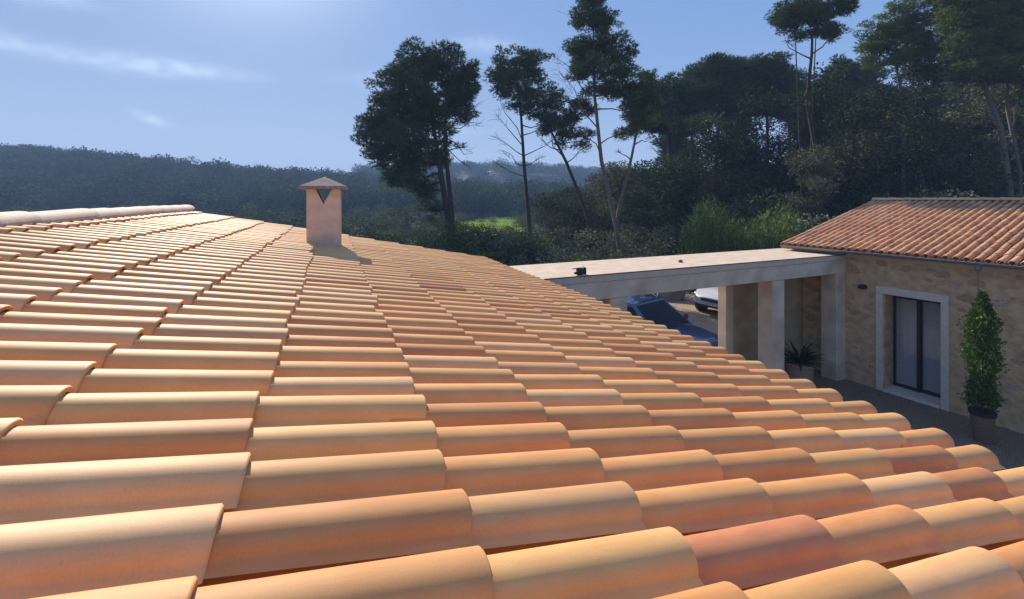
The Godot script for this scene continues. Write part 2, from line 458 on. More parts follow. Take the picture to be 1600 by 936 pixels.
func main_house() -> void:
	var d1 := Vector3(-sin(HEAD), 0, -cos(HEAD))
	var d2h := Vector3(cos(HEAD), 0, -sin(HEAD))
	var d2 := (d2h * cos(SLOPE) + Vector3.DOWN * sin(SLOPE))
	var nn := d2.cross(d1)
	# house frame: origin on the ground below the eye, x across the house, z back towards the camera
	var hb := Basis(d2h, Vector3.UP, -d1)
	var house := base("tiled_house", Transform3D(hb, Vector3(0, 0, 0)))
	tag(house, "house whose wide orange barrel tile roof fills the picture below the camera", "house")
	var hy := EYE.y - CREST
	var u_eave := U0 + 6.85 * COURSE
	var u_ridge := U0 - 4.55 * COURSE
	var row_a := -9
	var row_b := 46
	var va := V0 + row_a * ROW - 0.09
	var vb := V0 + row_b * ROW + 0.09
	# plan coordinates (x = along slope horizontally)
	var xe := u_eave * cos(SLOPE)
	var xr := u_ridge * cos(SLOPE)
	var ye := hy - u_eave * sin(SLOPE)
	var yr := hy - u_ridge * sin(SLOPE)
	var back := xr * 2.0 - xe            # the far eave, mirror of the near one
	# walls
	for w: Array in [["wall", Vector3(xe - 0.42, 0, 0), 1], ["wall", Vector3(back + 0.42, 0, 0), 1]]:
		var mb := MB.new()
		var top := ye - 0.16
		mb.box(Vector3(w[1].x, top * 0.5, -(va + vb) * 0.5), Vector3(0.3, top, vb - va - 0.5))
		put(mb, "wall", M.render, house)
	for v: float in [va + 0.25, vb - 0.25]:
		var mb := MB.new()
		var zz := -v
		for sgn: float in [-0.15, 0.15]:
			var p: Array = [Vector3(back + 0.57, 0, zz + sgn), Vector3(xe - 0.57, 0, zz + sgn), Vector3(xe - 0.57, ye - 0.08, zz + sgn), Vector3(xr, yr - 0.2, zz + sgn), Vector3(back + 0.57, ye - 0.08, zz + sgn)]
			for i in [1, 2, 3]: mb.tri(p[0], p[i], p[i + 1])
		put(mb, "gable_wall", M.render, house)
	# roof decks
	var roof_t := Transform3D(hb.inverse() * Basis(d2, nn, -d1), Vector3(0, hy, 0))
	var deck := MB.new()
	deck.box(Vector3((u_ridge + u_eave) * 0.5 - 0.05, -0.17, -(va + vb) * 0.5), Vector3(u_eave - u_ridge - 0.1, 0.08, vb - va - 0.04))
	var roof := put(deck, "roof", M.deck, house, roof_t)
	tag(roof, "sunlit slope of overlapping orange and sand barrel tiles")
	var deck2 := MB.new()
	deck2.box(Vector3((u_ridge + u_eave) * 0.5, -0.13, (va + vb) * 0.5), Vector3(u_eave - u_ridge, 0.06, vb - va))
	var d2b := (-d2h * cos(SLOPE) + Vector3.DOWN * sin(SLOPE))
	var back_t := Transform3D(hb.inverse() * Basis(d2b, d2b.cross(-d1), d1), Vector3(xr * 2.0, hy, 0))
	var roof2 := put(deck2, "back_roof", M.deck, house, back_t)
	# channel tiles
	var ch := MB.new()
	for r in range(row_a, row_b):
		var z := -(V0 + (r + 0.5) * ROW)
		for cidx in range(-5, 8):
			var ue := U0 + cidx * COURSE - 0.12
			var us := ue - 0.44
			if cidx == 7: ue = u_eave + 0.02
			channel_strip(ch, maxf(us, u_ridge), ue, z, 0.066, -0.112, 0.012)
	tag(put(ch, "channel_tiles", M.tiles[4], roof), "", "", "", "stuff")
	# cover tiles
	var kinds: Array = []
	for k in 4:
		kinds.push_back(tile_mesh(0.47, 0.0535, 0.050, 0.0205, 0.86, 0.021, [0.0, 0.02, -0.015, 0.01][k]))
	rng.seed = 5
	var list: Array = []
	for r in range(row_a, row_b + 1):
		for cidx in range(-4, 8):
			var u := U0 + cidx * COURSE
			if cidx == 7: u = u_eave
			var z := -(V0 + r * ROW)
			var jit := Vector3(rng.randfn(0, 0.009), rng.randfn(0, 0.0012), rng.randfn(0, 0.0028))
			var b := Basis.from_euler(Vector3(rng.randfn(0, 0.025), rng.randfn(0, 0.008), rng.randfn(0, 0.002)))
			# gentle unevenness of the old battens
			var sag := 0.010 * sin(r * 0.31 + cidx * 0.9) + 0.008 * sin(r * 0.13 + cidx * 0.37 + 1.0)
			if cidx == -4: b = b.scaled(Vector3(0.44, 1, 1))
			if cidx == 7: b = b.scaled(Vector3(0.84, 1, 1))
			var t := Transform3D(b, Vector3(u, sag * 0.35, z) + jit)
			var w := (house.transform * roof_t * t).origin - EYE
			var rowdark := rng.randf()
			var pick := rng.randf()
			var k := 0
			if cidx <= 1 and rng.randf() < 0.30: k = 4  # extra pale clay upslope, partly a batch difference, partly glare painted as colour
			elif pick < 0.30: k = 0
			elif pick < 0.56: k = 1
			elif pick < 0.82: k = 2
			elif pick < 0.88: k = 3
			elif pick < 0.993: k = 4
			else: k = 5
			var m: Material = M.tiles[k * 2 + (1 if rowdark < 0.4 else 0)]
			# how large it shows: depth in front of the lens
			var seen := w.z < -0.35 and absf(w.x / w.z) < 1.35 and (-w.y / -w.z) < 1.05
			list.push_back([(-w.z * absf(w.z)) if seen else -1.0e6, t, m, kinds[rng.randi() % 4], 0.0 if not seen else absf(w.z), k])
	var vis: Array = []
	var rest: Array = []
	for e: Array in list:
		if e[4] > 0.0: vis.push_back(e)
		else: rest.push_back(e)
	vis.sort_custom(func(a, b): return a[4] < b[4])
	for i in range(vis.size() - 1, 299, -1):
		rest.push_back(vis[i]); vis.remove_at(i)
	for e: Array in vis:
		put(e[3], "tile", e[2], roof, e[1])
	# the remaining tiles, one joined part for each clay
	for k in 6:
		var st := SurfaceTool.new()
		st.begin(Mesh.PRIMITIVE_TRIANGLES)
		for e: Array in rest:
			if e[5] == k: st.append_from(e[3], 0, e[1])
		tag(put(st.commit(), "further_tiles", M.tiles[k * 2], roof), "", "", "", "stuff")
	var st2 := SurfaceTool.new()
	st2.begin(Mesh.PRIMITIVE_TRIANGLES)
	for r in range(row_a, row_b + 1):
		for cidx in range(-4, 8):
			st2.append_from(kinds[0], 0, Transform3D(Basis.from_scale(Vector3(0.44 if cidx == -4 else 1.0, 1, 1)), Vector3(minf(U0 + cidx * COURSE, u_eave), 0, V0 + r * ROW)))
	tag(put(st2.commit(), "back_tiles", M.tiles[2], roof2), "", "", "", "stuff")
	# ridge tiles along the top
	var rk := tile_mesh(0.46, 0.115, 0.07, 0.0, 0.98, 0.006, 0.0)
	var n := int((vb - va) / 0.40) + 1
	for i in n:
		var zpos := -vb + 0.0 + i * 0.40
		# lower end towards the far gable: local x points along d1
		var b := Basis(Vector3(0, 0, -1), Vector3(0, 1, 0), Vector3(1, 0, 0)) * Basis.from_euler(Vector3(rng.randfn(0, 0.02), rng.randfn(0, 0.008), 0.006 + rng.randfn(0, 0.002)))
		var t := Transform3D(b, Vector3(xr, yr + 0.055 + rng.randfn(0, 0.002), zpos))
		put(rk, "ridge_tile", M.ridge, house, t)
	# bedding mortar below the ridge tiles
	var bed := MB.new()
	bed.box(Vector3(xr, yr - 0.04, -(va + vb) * 0.5), Vector3(0.205, 0.11, vb - va - 0.03), 0.02)
	put(bed, "ridge_mortar", M.ridge, house)
	chimney(house, roof_t)

func chimney(house: Node3D, roof_t: Transform3D) -> void:
	# stands on the slope near the far gable; local box frame = house frame
	var p := roof_t * Vector3(U0 + 0.20 * COURSE, -0.02, -(V0 + 33.3 * ROW))
	var w := 0.355
	var hgt := 0.64
	var ch := Node3D.new()
	ch.name = "chimney"
	ch.position = p
	ch.rotation.y = -0.05
	house.add_child(ch)
	tag(ch, "pinkish rendered chimney with a V-shaped smoke opening under a pyramid cap")
	# shaft: four walls, the front and back pierced by a V
	var mb := MB.new()
	var h := w * 0.5
	var t := 0.045
	for k in 4:
		var b := Basis(Vector3.UP, k * PI * 0.5)
		var yb := -0.25
		var vh := 0.17
		var vw := 0.085
		for side: Array in [[h, 1.0], [h - t, -1.0]]:
			var z: float = side[0]
			var e: float = h if side[1] > 0.0 else h - t
			var o := b * Vector3(0, 0, side[1])
			var P := func(x: float, y: float) -> Vector3: return b * Vector3(x, y, z)
			mb.face(P.call(-e, yb), P.call(e, yb), P.call(e, hgt - vh), P.call(-e, hgt - vh), o)
			mb.face(P.call(-e, hgt - vh), P.call(0, hgt - vh), P.call(-vw, hgt), P.call(-e, hgt), o)
			mb.face(P.call(0, hgt - vh), P.call(e, hgt - vh), P.call(e, hgt), P.call(vw, hgt), o)
		for sx: float in [-1.0, 1.0]:
			mb.face(b * Vector3(0, hgt - vh, h), b * Vector3(0, hgt - vh, h - t), b * Vector3(sx * vw, hgt, h - t), b * Vector3(sx * vw, hgt, h), b * Vector3(-sx, 1, 0))
	put(mb, "shaft", M.stucco, ch)
	var inner := MB.new()
	inner.box(Vector3(0, hgt - 0.28, 0), Vector3(w - 0.1, 0.12, w - 0.1))
	put(inner, "flue", M.black, ch)
	var cp := MB.new()
	var c := 0.258
	var lip := 0.035
	var apex := Vector3(0, hgt + lip + 0.115, 0)
	var q: Array = [Vector3(-c, hgt + 0.002, -c), Vector3(c, hgt + 0.002, -c), Vector3(c, hgt + 0.002, c), Vector3(-c, hgt + 0.002, c)]
	cp.face(q[0], q[1], q[2], q[3], Vector3.DOWN)
	for i in 4:
		var a: Vector3 = q[i]
		var d: Vector3 = q[(i + 1) % 4]
		var a2 := a + Vector3(a.x * -0.05, lip, a.z * -0.05)
		var b2 := d + Vector3(d.x * -0.05, lip, d.z * -0.05)
		cp.face(a, d, b2, a2, a + d)
		if (apex - a2).cross(b2 - a2).y < 0.0: cp.tri(a2, apex, b2)
		else: cp.tri(a2, b2, apex)
	put(cp, "cap", M.cap, ch)

# ------------------------------------------------------------------ flat roofed walkway
func walkway() -> void:
	var b := Basis(Vector3(0.917, 0, -0.399).normalized(), Vector3.UP, Vector3(0.399, 0, 0.917).normalized())
	var n := base("covered_walkway", Transform3D(b, Vector3(0.53, 0, -7.28)))
	tag(n, "cream rendered walkway with a flat slab roof on square pillars between the houses", "walkway")
	var top := 2.97
	var mb := MB.new()
	mb.box(Vector3(3.48, top - 0.06, -0.8), Vector3(9.26, 0.12, 1.6), 0.008)
	put(mb, "roof_slab", M.slab_top, n)
	mb = MB.new()
	mb.box(Vector3(3.48, top - 0.277, -0.155), Vector3(9.26, 0.306, 0.29), 0.006)
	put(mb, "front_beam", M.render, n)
	mb = MB.new()
	mb.box(Vector3(3.48, top - 0.277, -1.07), Vector3(9.26, 0.306, 0.25), 0.006)
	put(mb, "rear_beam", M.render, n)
	mb = MB.new()
	mb.box(Vector3(3.48, top + 0.006, -0.004), Vector3(9.26, 0.016, 0.022), 0.002)
	put(mb, "drip_edge", M.drip, n)
	for e: Array in [[1.52, -0.19, 0.38], [5.755, -0.19, 0.38], [8.0, -0.19, 0.46]]:
		mb = MB.new()
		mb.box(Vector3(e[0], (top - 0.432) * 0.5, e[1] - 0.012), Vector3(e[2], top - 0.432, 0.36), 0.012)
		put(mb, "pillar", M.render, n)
	for s: float in [0.9, 5.38]:
		mb = MB.new()
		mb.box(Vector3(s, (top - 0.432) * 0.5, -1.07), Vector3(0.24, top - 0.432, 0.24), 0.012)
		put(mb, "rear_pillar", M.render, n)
	mb = MB.new()
	mb.box(Vector3(6.8, (top - 0.432) * 0.5, -1.09), Vector3(2.6, top - 0.432, 0.18))
	put(mb, "rear_wall", M.render_tan, n)
	# the small black thing left on the slab, near its front edge
	var p := n.transform * Vector3(0.78, top, -0.16)
	var d := base("cordless_tool", Transform3D((b * Basis(Vector3.UP, 0.35)).scaled(Vector3(1.3, 0.85, 1.3)), p))
	tag(d, "small black two-lobed power tool left on the edge of the walkway slab", "tool")
	mb = MB.new()
	mb.obox(Transform3D(Basis(Vector3.FORWARD, 0.06), Vector3(0.005, 0.075, 0)), Vector3(0.085, 0.15, 0.09), 0.022)
	put(mb, "body", M.black, d)
	mb = MB.new()
	mb.obox(Transform3D(Basis(Vector3.FORWARD, -0.05), Vector3(0.082, 0.078, 0.01)), Vector3(0.05, 0.155, 0.08), 0.02)
	put(mb, "battery", M.black, d)
	mb = MB.new()
	mb.tube([Vector3(-0.035, 0.055, 0), Vector3(-0.075, 0.05, 0), Vector3(-0.11, 0.055, 0)], [0.032, 0.028, 0.012], 10)
	put(mb, "chuck", M.iron, d)
	mb = MB.new()
	mb.obox(Transform3D(Basis(Vector3.FORWARD, 0.03), Vector3(-0.075, 0.145, 0)), Vector3(0.13, 0.012, 0.04), 0.004)
	put(mb, "guard", M.iron, d)
	mb = MB.new()
	mb.tube([Vector3(0.085, 0.15, 0), Vector3(0.10, 0.20, 0)], [0.003, 0.002], 5)
	put(mb, "aerial", M.iron, d)
	var st := MB.new()
	rock_into(st, Vector3(0.05, 0.035, 0.04), 3)
	tag(put(st, "roof_stone", M.clay, null, Transform3D(Basis.IDENTITY, n.transform * Vector3(3.55, top + 0.022, -0.62))), "tiny brown tile chip lying on the pale walkway slab", "stone")

func rock_into(mb: MB, s: Vector3, seed_: int) -> void:
	var f := FastNoiseLite.new()
	f.seed = seed_; f.frequency = 0.9
	var P := func(i: int, j: int) -> Vector3:
		var a := TAU * (i % 10) / 10.0
		var e := PI * (j / 6.0 - 0.5)
		var d := Vector3(cos(a) * cos(e), sin(e), sin(a) * cos(e))
		return d * s * (1.0 + 0.5 * f.get_noise_3dv(d * 1.3 + Vector3.ONE * seed_))
	for j in 6:
		for i in 10:
			var a: Vector3 = P.call(i, j)
			mb.face(a, P.call(i, j + 1), P.call(i + 1, j + 1), P.call(i + 1, j), a + Vector3(0, 0.0001, 0))

# ------------------------------------------------------------------ stone house across the yard
func stone_house() -> void:
	var a := Vector3(0.489, 0, 0.872).normalized()
	var nw := a.cross(Vector3.UP)
	var n := base("stone_house", Transform3D(Basis(a, Vector3.UP, nw), Vector3(8.3, 0, -9.92)))
	tag(n, "low rubble stone house with a red tile roof and a glazed door", "house")
	var L := -1.66
	var R := 7.0
	var eave_y := 3.18
	var eave_z := 0.30
	var run := 5.15
	var ridge_y := 4.30
	var top := 3.06
	# walls round the door opening
	var os := 0.06
	var oe := 1.0
	var oh := 2.19
	var th := 0.62
	var mb := MB.new()
	mb.box(Vector3((L + os) * 0.5, top * 0.5, -th * 0.5), Vector3(os - L, top, th))
	mb.box(Vector3((R + oe) * 0.5, top * 0.5, -th * 0.5), Vector3(R - oe, top, th))
	mb.box(Vector3((os + oe) * 0.5, (top + oh) * 0.5, -th * 0.5), Vector3(oe - os, top - oh, th))
	var wall := put(mb, "wall", M.mortar, n)
	tag(wall, "rubble wall pointed with brown mortar")
	for e: Array in [[Vector3(L + 0.2, top * 0.5, -run - 0.02), Vector3(0.4, top, run * 2.0 - th * 2.0 - 0.1)], [Vector3(R - 0.2, top * 0.5, -run - 0.02), Vector3(0.4, top, run * 2.0 - th * 2.0 - 0.1)], [Vector3((L + R) * 0.5, top * 0.5, -run * 2.0 + 0.6), Vector3(R - L, top, 0.4)]]:
		var mw := MB.new()
		mw.box(e[0], e[1])
		put(mw, "side_wall", M.mortar, n)
	for s: float in [L + 0.2, R - 0.2]:
		var g := MB.new()
		for o: float in [-0.19, 0.19]:
			g.tri(Vector3(s + o, top, -0.05), Vector3(s + o, top, -run * 2.0 + 0.6), Vector3(s + o, ridge_y - 0.2, -run + 0.3))
		put(g, "gable", M.mortar, n)
	# faces of stones that show through the pointing
	rng.seed = 77
	var shapes: Array = []
	for k in 6:
		var q := MB.new()
		var cnt := 8
		var pts: Array = []
		for i in cnt:
			var an := TAU * i / cnt
			pts.push_back(Vector3(cos(an), sin(an) * 0.72, 0) * rng.randf_range(0.7, 1.1))
		for i in cnt:
			var p0: Vector3 = pts[i]
			var p1: Vector3 = pts[(i + 1) % cnt]
			q.tri(Vector3(0, 0, 0.13), p1 * 0.8 + Vector3(0, 0, 0.1), p0 * 0.8 + Vector3(0, 0, 0.1))
			q.face(p0 * 0.8 + Vector3(0, 0, 0.1), p1 * 0.8 + Vector3(0, 0, 0.1), p1 + Vector3(0, 0, -0.1), p0 + Vector3(0, 0, -0.1), p0 + p1)
		shapes.push_back(q.mesh())
	var placed: Array = []
	var tries := 0
	while placed.size() < 80 and tries < 3000:
		tries += 1
		var r := rng.randf_range(0.045, 0.15)
		var p := Vector2(rng.randf_range(L + 0.15, 3.6), rng.randf_range(0.15, top - 0.12))
		if p.x > -0.12 - r and p.x < 1.18 + r and p.y < 2.42 + r: continue
		var ok := true
		for e: Vector3 in placed:
			if Vector2(e.x, e.y).distance_to(p) < (e.z + r) * 0.95: ok = false
		if not ok: continue
		placed.push_back(Vector3(p.x, p.y, r))
		var t := Transform3D(Basis(Vector3(0, 0, 1), rng.randf_range(-0.5, 0.5)).scaled(Vector3(r * rng.randf_range(1.0, 1.35), r, 0.05)), Vector3(p.x, p.y, 0.0))
		put(shapes[rng.randi() % 6], "stone", M.stones[rng.randi() % 5], wall, t)
	# door surround
	mb = MB.new()
	mb.box(Vector3(-0.035, 1.09, -0.10), Vector3(0.125, 2.18, 0.27), 0.006)
	put(mb, "door_jamb", M.surround, n)
	mb = MB.new()
	mb.box(Vector3(1.065, 1.09, -0.10), Vector3(0.125, 2.18, 0.27), 0.006)
	put(mb, "door_jamb", M.surround, n)
	mb = MB.new()
	mb.box(Vector3(0.515, 2.262, -0.098), Vector3(1.225, 0.16, 0.274), 0.006)
	put(mb, "lintel", M.surround, n)
	mb = MB.new()
	mb.box(Vector3(0.04, 1.09, -0.41), Vector3(0.03, 2.18, 0.36))
	mb.box(Vector3(0.99, 1.09, -0.41), Vector3(0.03, 2.18, 0.36))
	mb.box(Vector3(0.515, 2.175, -0.41), Vector3(0.92, 0.03, 0.36))
	put(mb, "reveal", M.surround, n)
	mb = MB.new()
	mb.box(Vector3(0.515, 0.03, -0.25), Vector3(0.96, 0.06, 0.62), 0.012)
	put(mb, "threshold", M.surround, n)
	# glazed door of two leaves
	var zd := -0.44
	var door := Node3D.new()
	door.name = "door"
	door.position = Vector3(0.515, 0.06, zd)
	n.add_child(door)
	tag(door, "black framed sliding glass door with pale curtains behind")
	for e: Array in [[-0.225, 0.0], [0.225, -0.05]]:
		var fr := MB.new()
		var w := 0.49
		var hh := 2.06
		fr.box(Vector3(e[0] - w * 0.5 + 0.03, hh * 0.5, e[1]), Vector3(0.06, hh, 0.045), 0.004)
		fr.box(Vector3(e[0] + w * 0.5 - 0.03, hh * 0.5, e[1]), Vector3(0.06, hh, 0.045), 0.004)
		fr.box(Vector3(e[0], 0.035, e[1]), Vector3(w - 0.12, 0.07, 0.045), 0.004)
		fr.box(Vector3(e[0], hh - 0.03, e[1]), Vector3(w - 0.12, 0.06, 0.045), 0.004)
		put(fr, "door_frame", M.iron, door)
		var gl := MB.new()
		gl.box(Vector3(e[0], hh * 0.5, e[1]), Vector3(w - 0.12, hh - 0.13, 0.008))
		put(gl, "pane", M.glass, door)
	var cu := MB.new()
	for i in 40:
		var x0 := -0.46 + 0.92 * i / 40.0
		var x1 := -0.46 + 0.92 * (i + 1) / 40.0
		var z0 := -0.14 + 0.008 * sin(i * 1.3)
		var z1 := -0.14 + 0.008 * sin((i + 1) * 1.3)
		cu.face(Vector3(x0, 0.02, z0), Vector3(x1, 0.02, z1), Vector3(x1, 2.08, z1), Vector3(x0, 2.08, z0), Vector3(0, 0, 1))
	put(cu, "curtain", M.curtain, door)
	# lamp on the wall
	var lm := base("wall_lamp", n.transform * Transform3D(Basis.IDENTITY, Vector3(-0.34, 2.27, 0.05)))
	tag(lm, "small dark box lamp on the stone wall beside the glazed door", "lamp")
	mb = MB.new()
	mb.box(Vector3(0, 0, 0.01), Vector3(0.15, 0.085, 0.1), 0.008)
	put(mb, "housing", M.iron, lm)
	mb = MB.new()
	mb.box(Vector3(0, 0, -0.048), Vector3(0.09, 0.11, 0.016), 0.004)
	put(mb, "back_plate", M.iron, lm)
	# roof
	var sl := atan2(ridge_y - eave_y, run)
	var rt := Transform3D(Basis(Vector3(0, -sin(sl), cos(sl)), Vector3(0, cos(sl), sin(sl)), Vector3(-1, 0, 0)), Vector3(0, eave_y, eave_z))
	var ul := run / cos(sl)
	mb = MB.new()
	mb.box(Vector3(-ul * 0.5 - 0.02, -0.115, -(L - 0.38 + R + 0.3) * 0.5), Vector3(ul - 0.06, 0.05, R - L + 0.66))
	var roof := put(mb, "roof", M.deck, n, rt)
	tag(roof, "weathered red barrel tile slope with tree shade near its top")
	var kinds: Array = []
	for k in 3: kinds.push_back(tile_mesh(0.47, 0.056, 0.062, 0.0, 0.86, 0.016, [0.0, 0.03, -0.02][k]))
	var pitch := 0.150
	var rows := int((R + 0.3 - (L - 0.38)) / pitch)
	var list: Array = []
	var chn := MB.new()
	for r in rows:
		var x := L - 0.34 + r * pitch
		for cidx in 13:
			var u := -cidx * COURSE
			var t := Transform3D(Basis.from_euler(Vector3(rng.randfn(0, 0.03), rng.randfn(0, 0.01), rng.randfn(0, 0.006))), Vector3(u + rng.randfn(0, 0.008), rng.randfn(0, 0.002), -x + rng.randfn(0, 0.003)))
			var w := (n.transform * rt * t).origin - EYE
			list.push_back([w.length() + (1000.0 if absf(w.x / w.z) > 1.22 else 0.0), t, rng.randi() % 6, kinds[rng.randi() % 3]])
			channel_strip(chn, u - 0.46, u - 0.02 + (0.05 if cidx == 0 else 0.0), -x - pitch * 0.5, 0.062, -0.105, 0.012)
	list.sort_custom(func(p, q): return p[0] < q[0])
	for i in mini(300, list.size()):
		put(list[i][3], "tile", M.old_tiles[list[i][2]], roof, list[i][1])
	for k in 6:
		var st := SurfaceTool.new()
		st.begin(Mesh.PRIMITIVE_TRIANGLES)
		for i in range(300, list.size()):
			if list[i][2] == k: st.append_from(list[i][3], 0, list[i][1])
		tag(put(st.commit(), "further_tiles", M.old_tiles[k], roof), "", "", "", "stuff")
	tag(put(chn, "channel_tiles", M.old_tiles[2], roof), "", "", "", "stuff")
	# back slope
	mb = MB.new()
	mb.face(Vector3(L - 0.38, ridge_y - 0.03, eave_z - run), Vector3(R + 0.3, ridge_y - 0.03, eave_z - run), Vector3(R + 0.3, eave_y - 0.1, eave_z - run * 2.0), Vector3(L - 0.38, eave_y - 0.1, eave_z - run * 2.0), Vector3(0, 1, -0.2))
	put(mb, "back_slope", M.old_tiles[3], n)
	# ridge and verge tiles
	var rk := tile_mesh(0.45, 0.11, 0.075, 0.0, 0.92, 0.012, 0.0)
	for i in int((R - L + 0.68) / 0.4):
		put(rk, "ridge_tile", M.tiles[[8, 0, 9, 4][i % 4]], n, Transform3D(Basis(Vector3(-1, 0, 0), Vector3.UP, Vector3(0, 0, -1)) * Basis.from_euler(Vector3(rng.randfn(0, 0.02), 0, 0.012)), Vector3(L - 0.40 + i * 0.4, ridge_y + 0.05, eave_z - run)))
	# cove below the eave, gutter and its outlet
	mb = MB.new()
	var pr: Array = []
	for i in 7:
		var an := PI * 0.5 * i / 6.0
		pr.push_back(Vector2(0.0 + 0.24 * (1.0 - cos(an)), 2.93 + 0.14 * sin(an)))
	for i in 6:
		mb.face(Vector3(L - 0.3, pr[i].y, pr[i].x), Vector3(R, pr[i].y, pr[i].x), Vector3(R, pr[i + 1].y, pr[i + 1].x), Vector3(L - 0.3, pr[i + 1].y, pr[i + 1].x), Vector3(0, -0.6, 1))
	mb.box(Vector3((L - 0.3 + R) * 0.5, 2.996, -0.10), Vector3(R - L + 0.3, 0.135, 0.19))
	put(mb, "cove", M.render, n)
	mb = MB.new()
	for i in 10:
		var a0 := PI * i / 10.0
		var a1 := PI * (i + 1) / 10.0
		for rr: float in [0.058, 0.054]:
			var c := Vector3(0, eave_y - 0.085, eave_z + 0.02)
			mb.face(c + Vector3(L - 0.36, -sin(a0) * rr, -cos(a0) * rr), c + Vector3(R + 0.2, -sin(a0) * rr, -cos(a0) * rr), c + Vector3(R + 0.2, -sin(a1) * rr, -cos(a1) * rr), c + Vector3(L - 0.36, -sin(a1) * rr, -cos(a1) * rr), Vector3(0, -1, -cos(a0)) * (1.0 if rr > 0.056 else -1.0))
	mb.tube([Vector3(L - 0.36, eave_y - 0.083, eave_z + 0.078), Vector3(R + 0.2, eave_y - 0.083, eave_z + 0.078)], [0.008, 0.008], 6)
	put(mb, "gutter", M.zinc, n)
	mb = MB.new()
	mb.lathe([Vector2(0.055, 0.0), Vector2(0.05, -0.08), Vector2(0.022, -0.14), Vector2(0.018, -0.2)], 12, Vector3(1.62, eave_y - 0.13, eave_z + 0.02))
	put(mb, "gutter_outlet", M.zinc, n)
	mb = MB.new()
	for i in 26:
		var y := eave_y - 0.34 - i * 0.095
		mb.tube([Vector3(1.62, y, eave_z + 0.02), Vector3(1.62, y - 0.045, eave_z + 0.02), Vector3(1.62, y - 0.09, eave_z + 0.02)], [0.004, 0.012, 0.004], 5)
	put(mb, "rain_chain", M.zinc, n)

# ------------------------------------------------------------------ pots
func pots() -> void:
	rng.seed = 91
	var p := Vector3(8.34, 0.0, -7.83)
	var n := base("potted_cypress", Transform3D(Basis.IDENTITY, p))
	n.scale = Vector3(0.74, 1.0, 0.74)
	tag(n, "tall columnar green shrub in a clay pot with black rim by the stone wall", "potted plant")
	var mb := MB.new()
	mb.lathe([Vector2(0.0, 0.0), Vector2(0.15, 0.0), Vector2(0.19, 0.2), Vector2(0.215, 0.44), Vector2(0.22, 0.5)], 24)
	put(mb, "pot", M.clay, n)
	mb = MB.new()
	mb.lathe([Vector2(0.221, 0.48), Vector2(0.245, 0.49), Vector2(0.25, 0.55), Vector2(0.23, 0.56), Vector2(0.21, 0.55), Vector2(0.0, 0.52)], 24)
	put(mb, "rim", M.black, n)
	mb = MB.new()
	mb.tube([Vector3(0, 0.5, 0), Vector3(0.01, 1.2, 0), Vector3(0, 2.3, 0)], [0.025, 0.02, 0.006], 6)
	put(mb, "stem", M.bark, n)
	var lf := MB.new()
	for i in 7500:
		var h := rng.randf()
		var y := 0.62 + h * 2.02
		var rad := 0.27 * minf(1.0, pow((1.0 - h) * 4.2, 0.8)) * (0.86 + 0.14 * sin(h * 17.0 + 1.0)) * minf(1.0, 0.7 + h * 1.8)
		var an := rng.randf() * TAU
		var r := rad * sqrt(rng.randf_range(0.2, 1.0)) * (1.0 + 0.26 * sin(an * 2.0 + h * 11.0) + 0.2 * sin(an * 5.0 - h * 27.0))
		if rng.randf() < 0.16: r *= rng.randf_range(1.0, 1.6)
		var c := Vector3(cos(an) * r, y, sin(an) * r)
		var d := (Vector3(cos(an), rng.randf_range(0.1, 1.1), sin(an)) + Vector3(rng.randfn(), rng.randfn(), rng.randfn()) * 0.45).normalized()
		var sd := d.cross(Vector3(rng.randfn(), rng.randfn(), rng.randfn())).normalized()
		var l := rng.randf_range(0.04, 0.085)
		var k := rng.randf_range(0.7, 1.3)
		lf.col = Color(0.11 * k, 0.17 * k, 0.045 * k)
		lf.quad(c, c + d * l * 0.5 + sd * l * 0.32, c + d * l, c + d * l * 0.5 - sd * l * 0.32)
	put(lf, "crown", M.leaf, n)

	n = base("potted_yucca", Transform3D(Basis.IDENTITY, Vector3(6.58, 0, -10.12)))
	tag(n, "spiky dark green plant in a pale round pot between the walkway pillars", "potted plant")
	mb = MB.new()
	mb.lathe([Vector2(0.0, 0.0), Vector2(0.2, 0.0), Vector2(0.27, 0.22), Vector2(0.29, 0.5), Vector2(0.31, 0.52), Vector2(0.31, 0.57), Vector2(0.27, 0.57), Vector2(0.0, 0.53)], 24)
	put(mb, "pot", M.clay_pale, n)
	lf = MB.new()
	for i in 64:
		var an := rng.randf() * TAU
		var el := rng.randf_range(0.25, 1.35)
		var l := rng.randf_range(0.38, 0.62)
		var o := Vector3(cos(an), 0, sin(an))
		var sd := Vector3(-sin(an), 0, cos(an))
		var k := rng.randf_range(0.7, 1.25)
		lf.col = Color(0.045 * k, 0.075 * k, 0.03 * k)
		var prev := Vector3(0, 0.55, 0) + o * 0.05
		var pw := 0.012
		for s in range(1, 6):
			var t := s / 5.0
			var e := el - t * t * 0.75
			var nx := prev + (o * cos(e) + Vector3.UP * sin(e)) * l / 5.0
			var w := 0.034 * sin(PI * clampf(t * 0.86 + 0.1, 0, 1)) + 0.001
			lf.quad(prev - sd * pw, prev + sd * pw, nx + sd * w, nx - sd * w)
			prev = nx; pw = w
	put(lf, "crown", M.leaf, n)

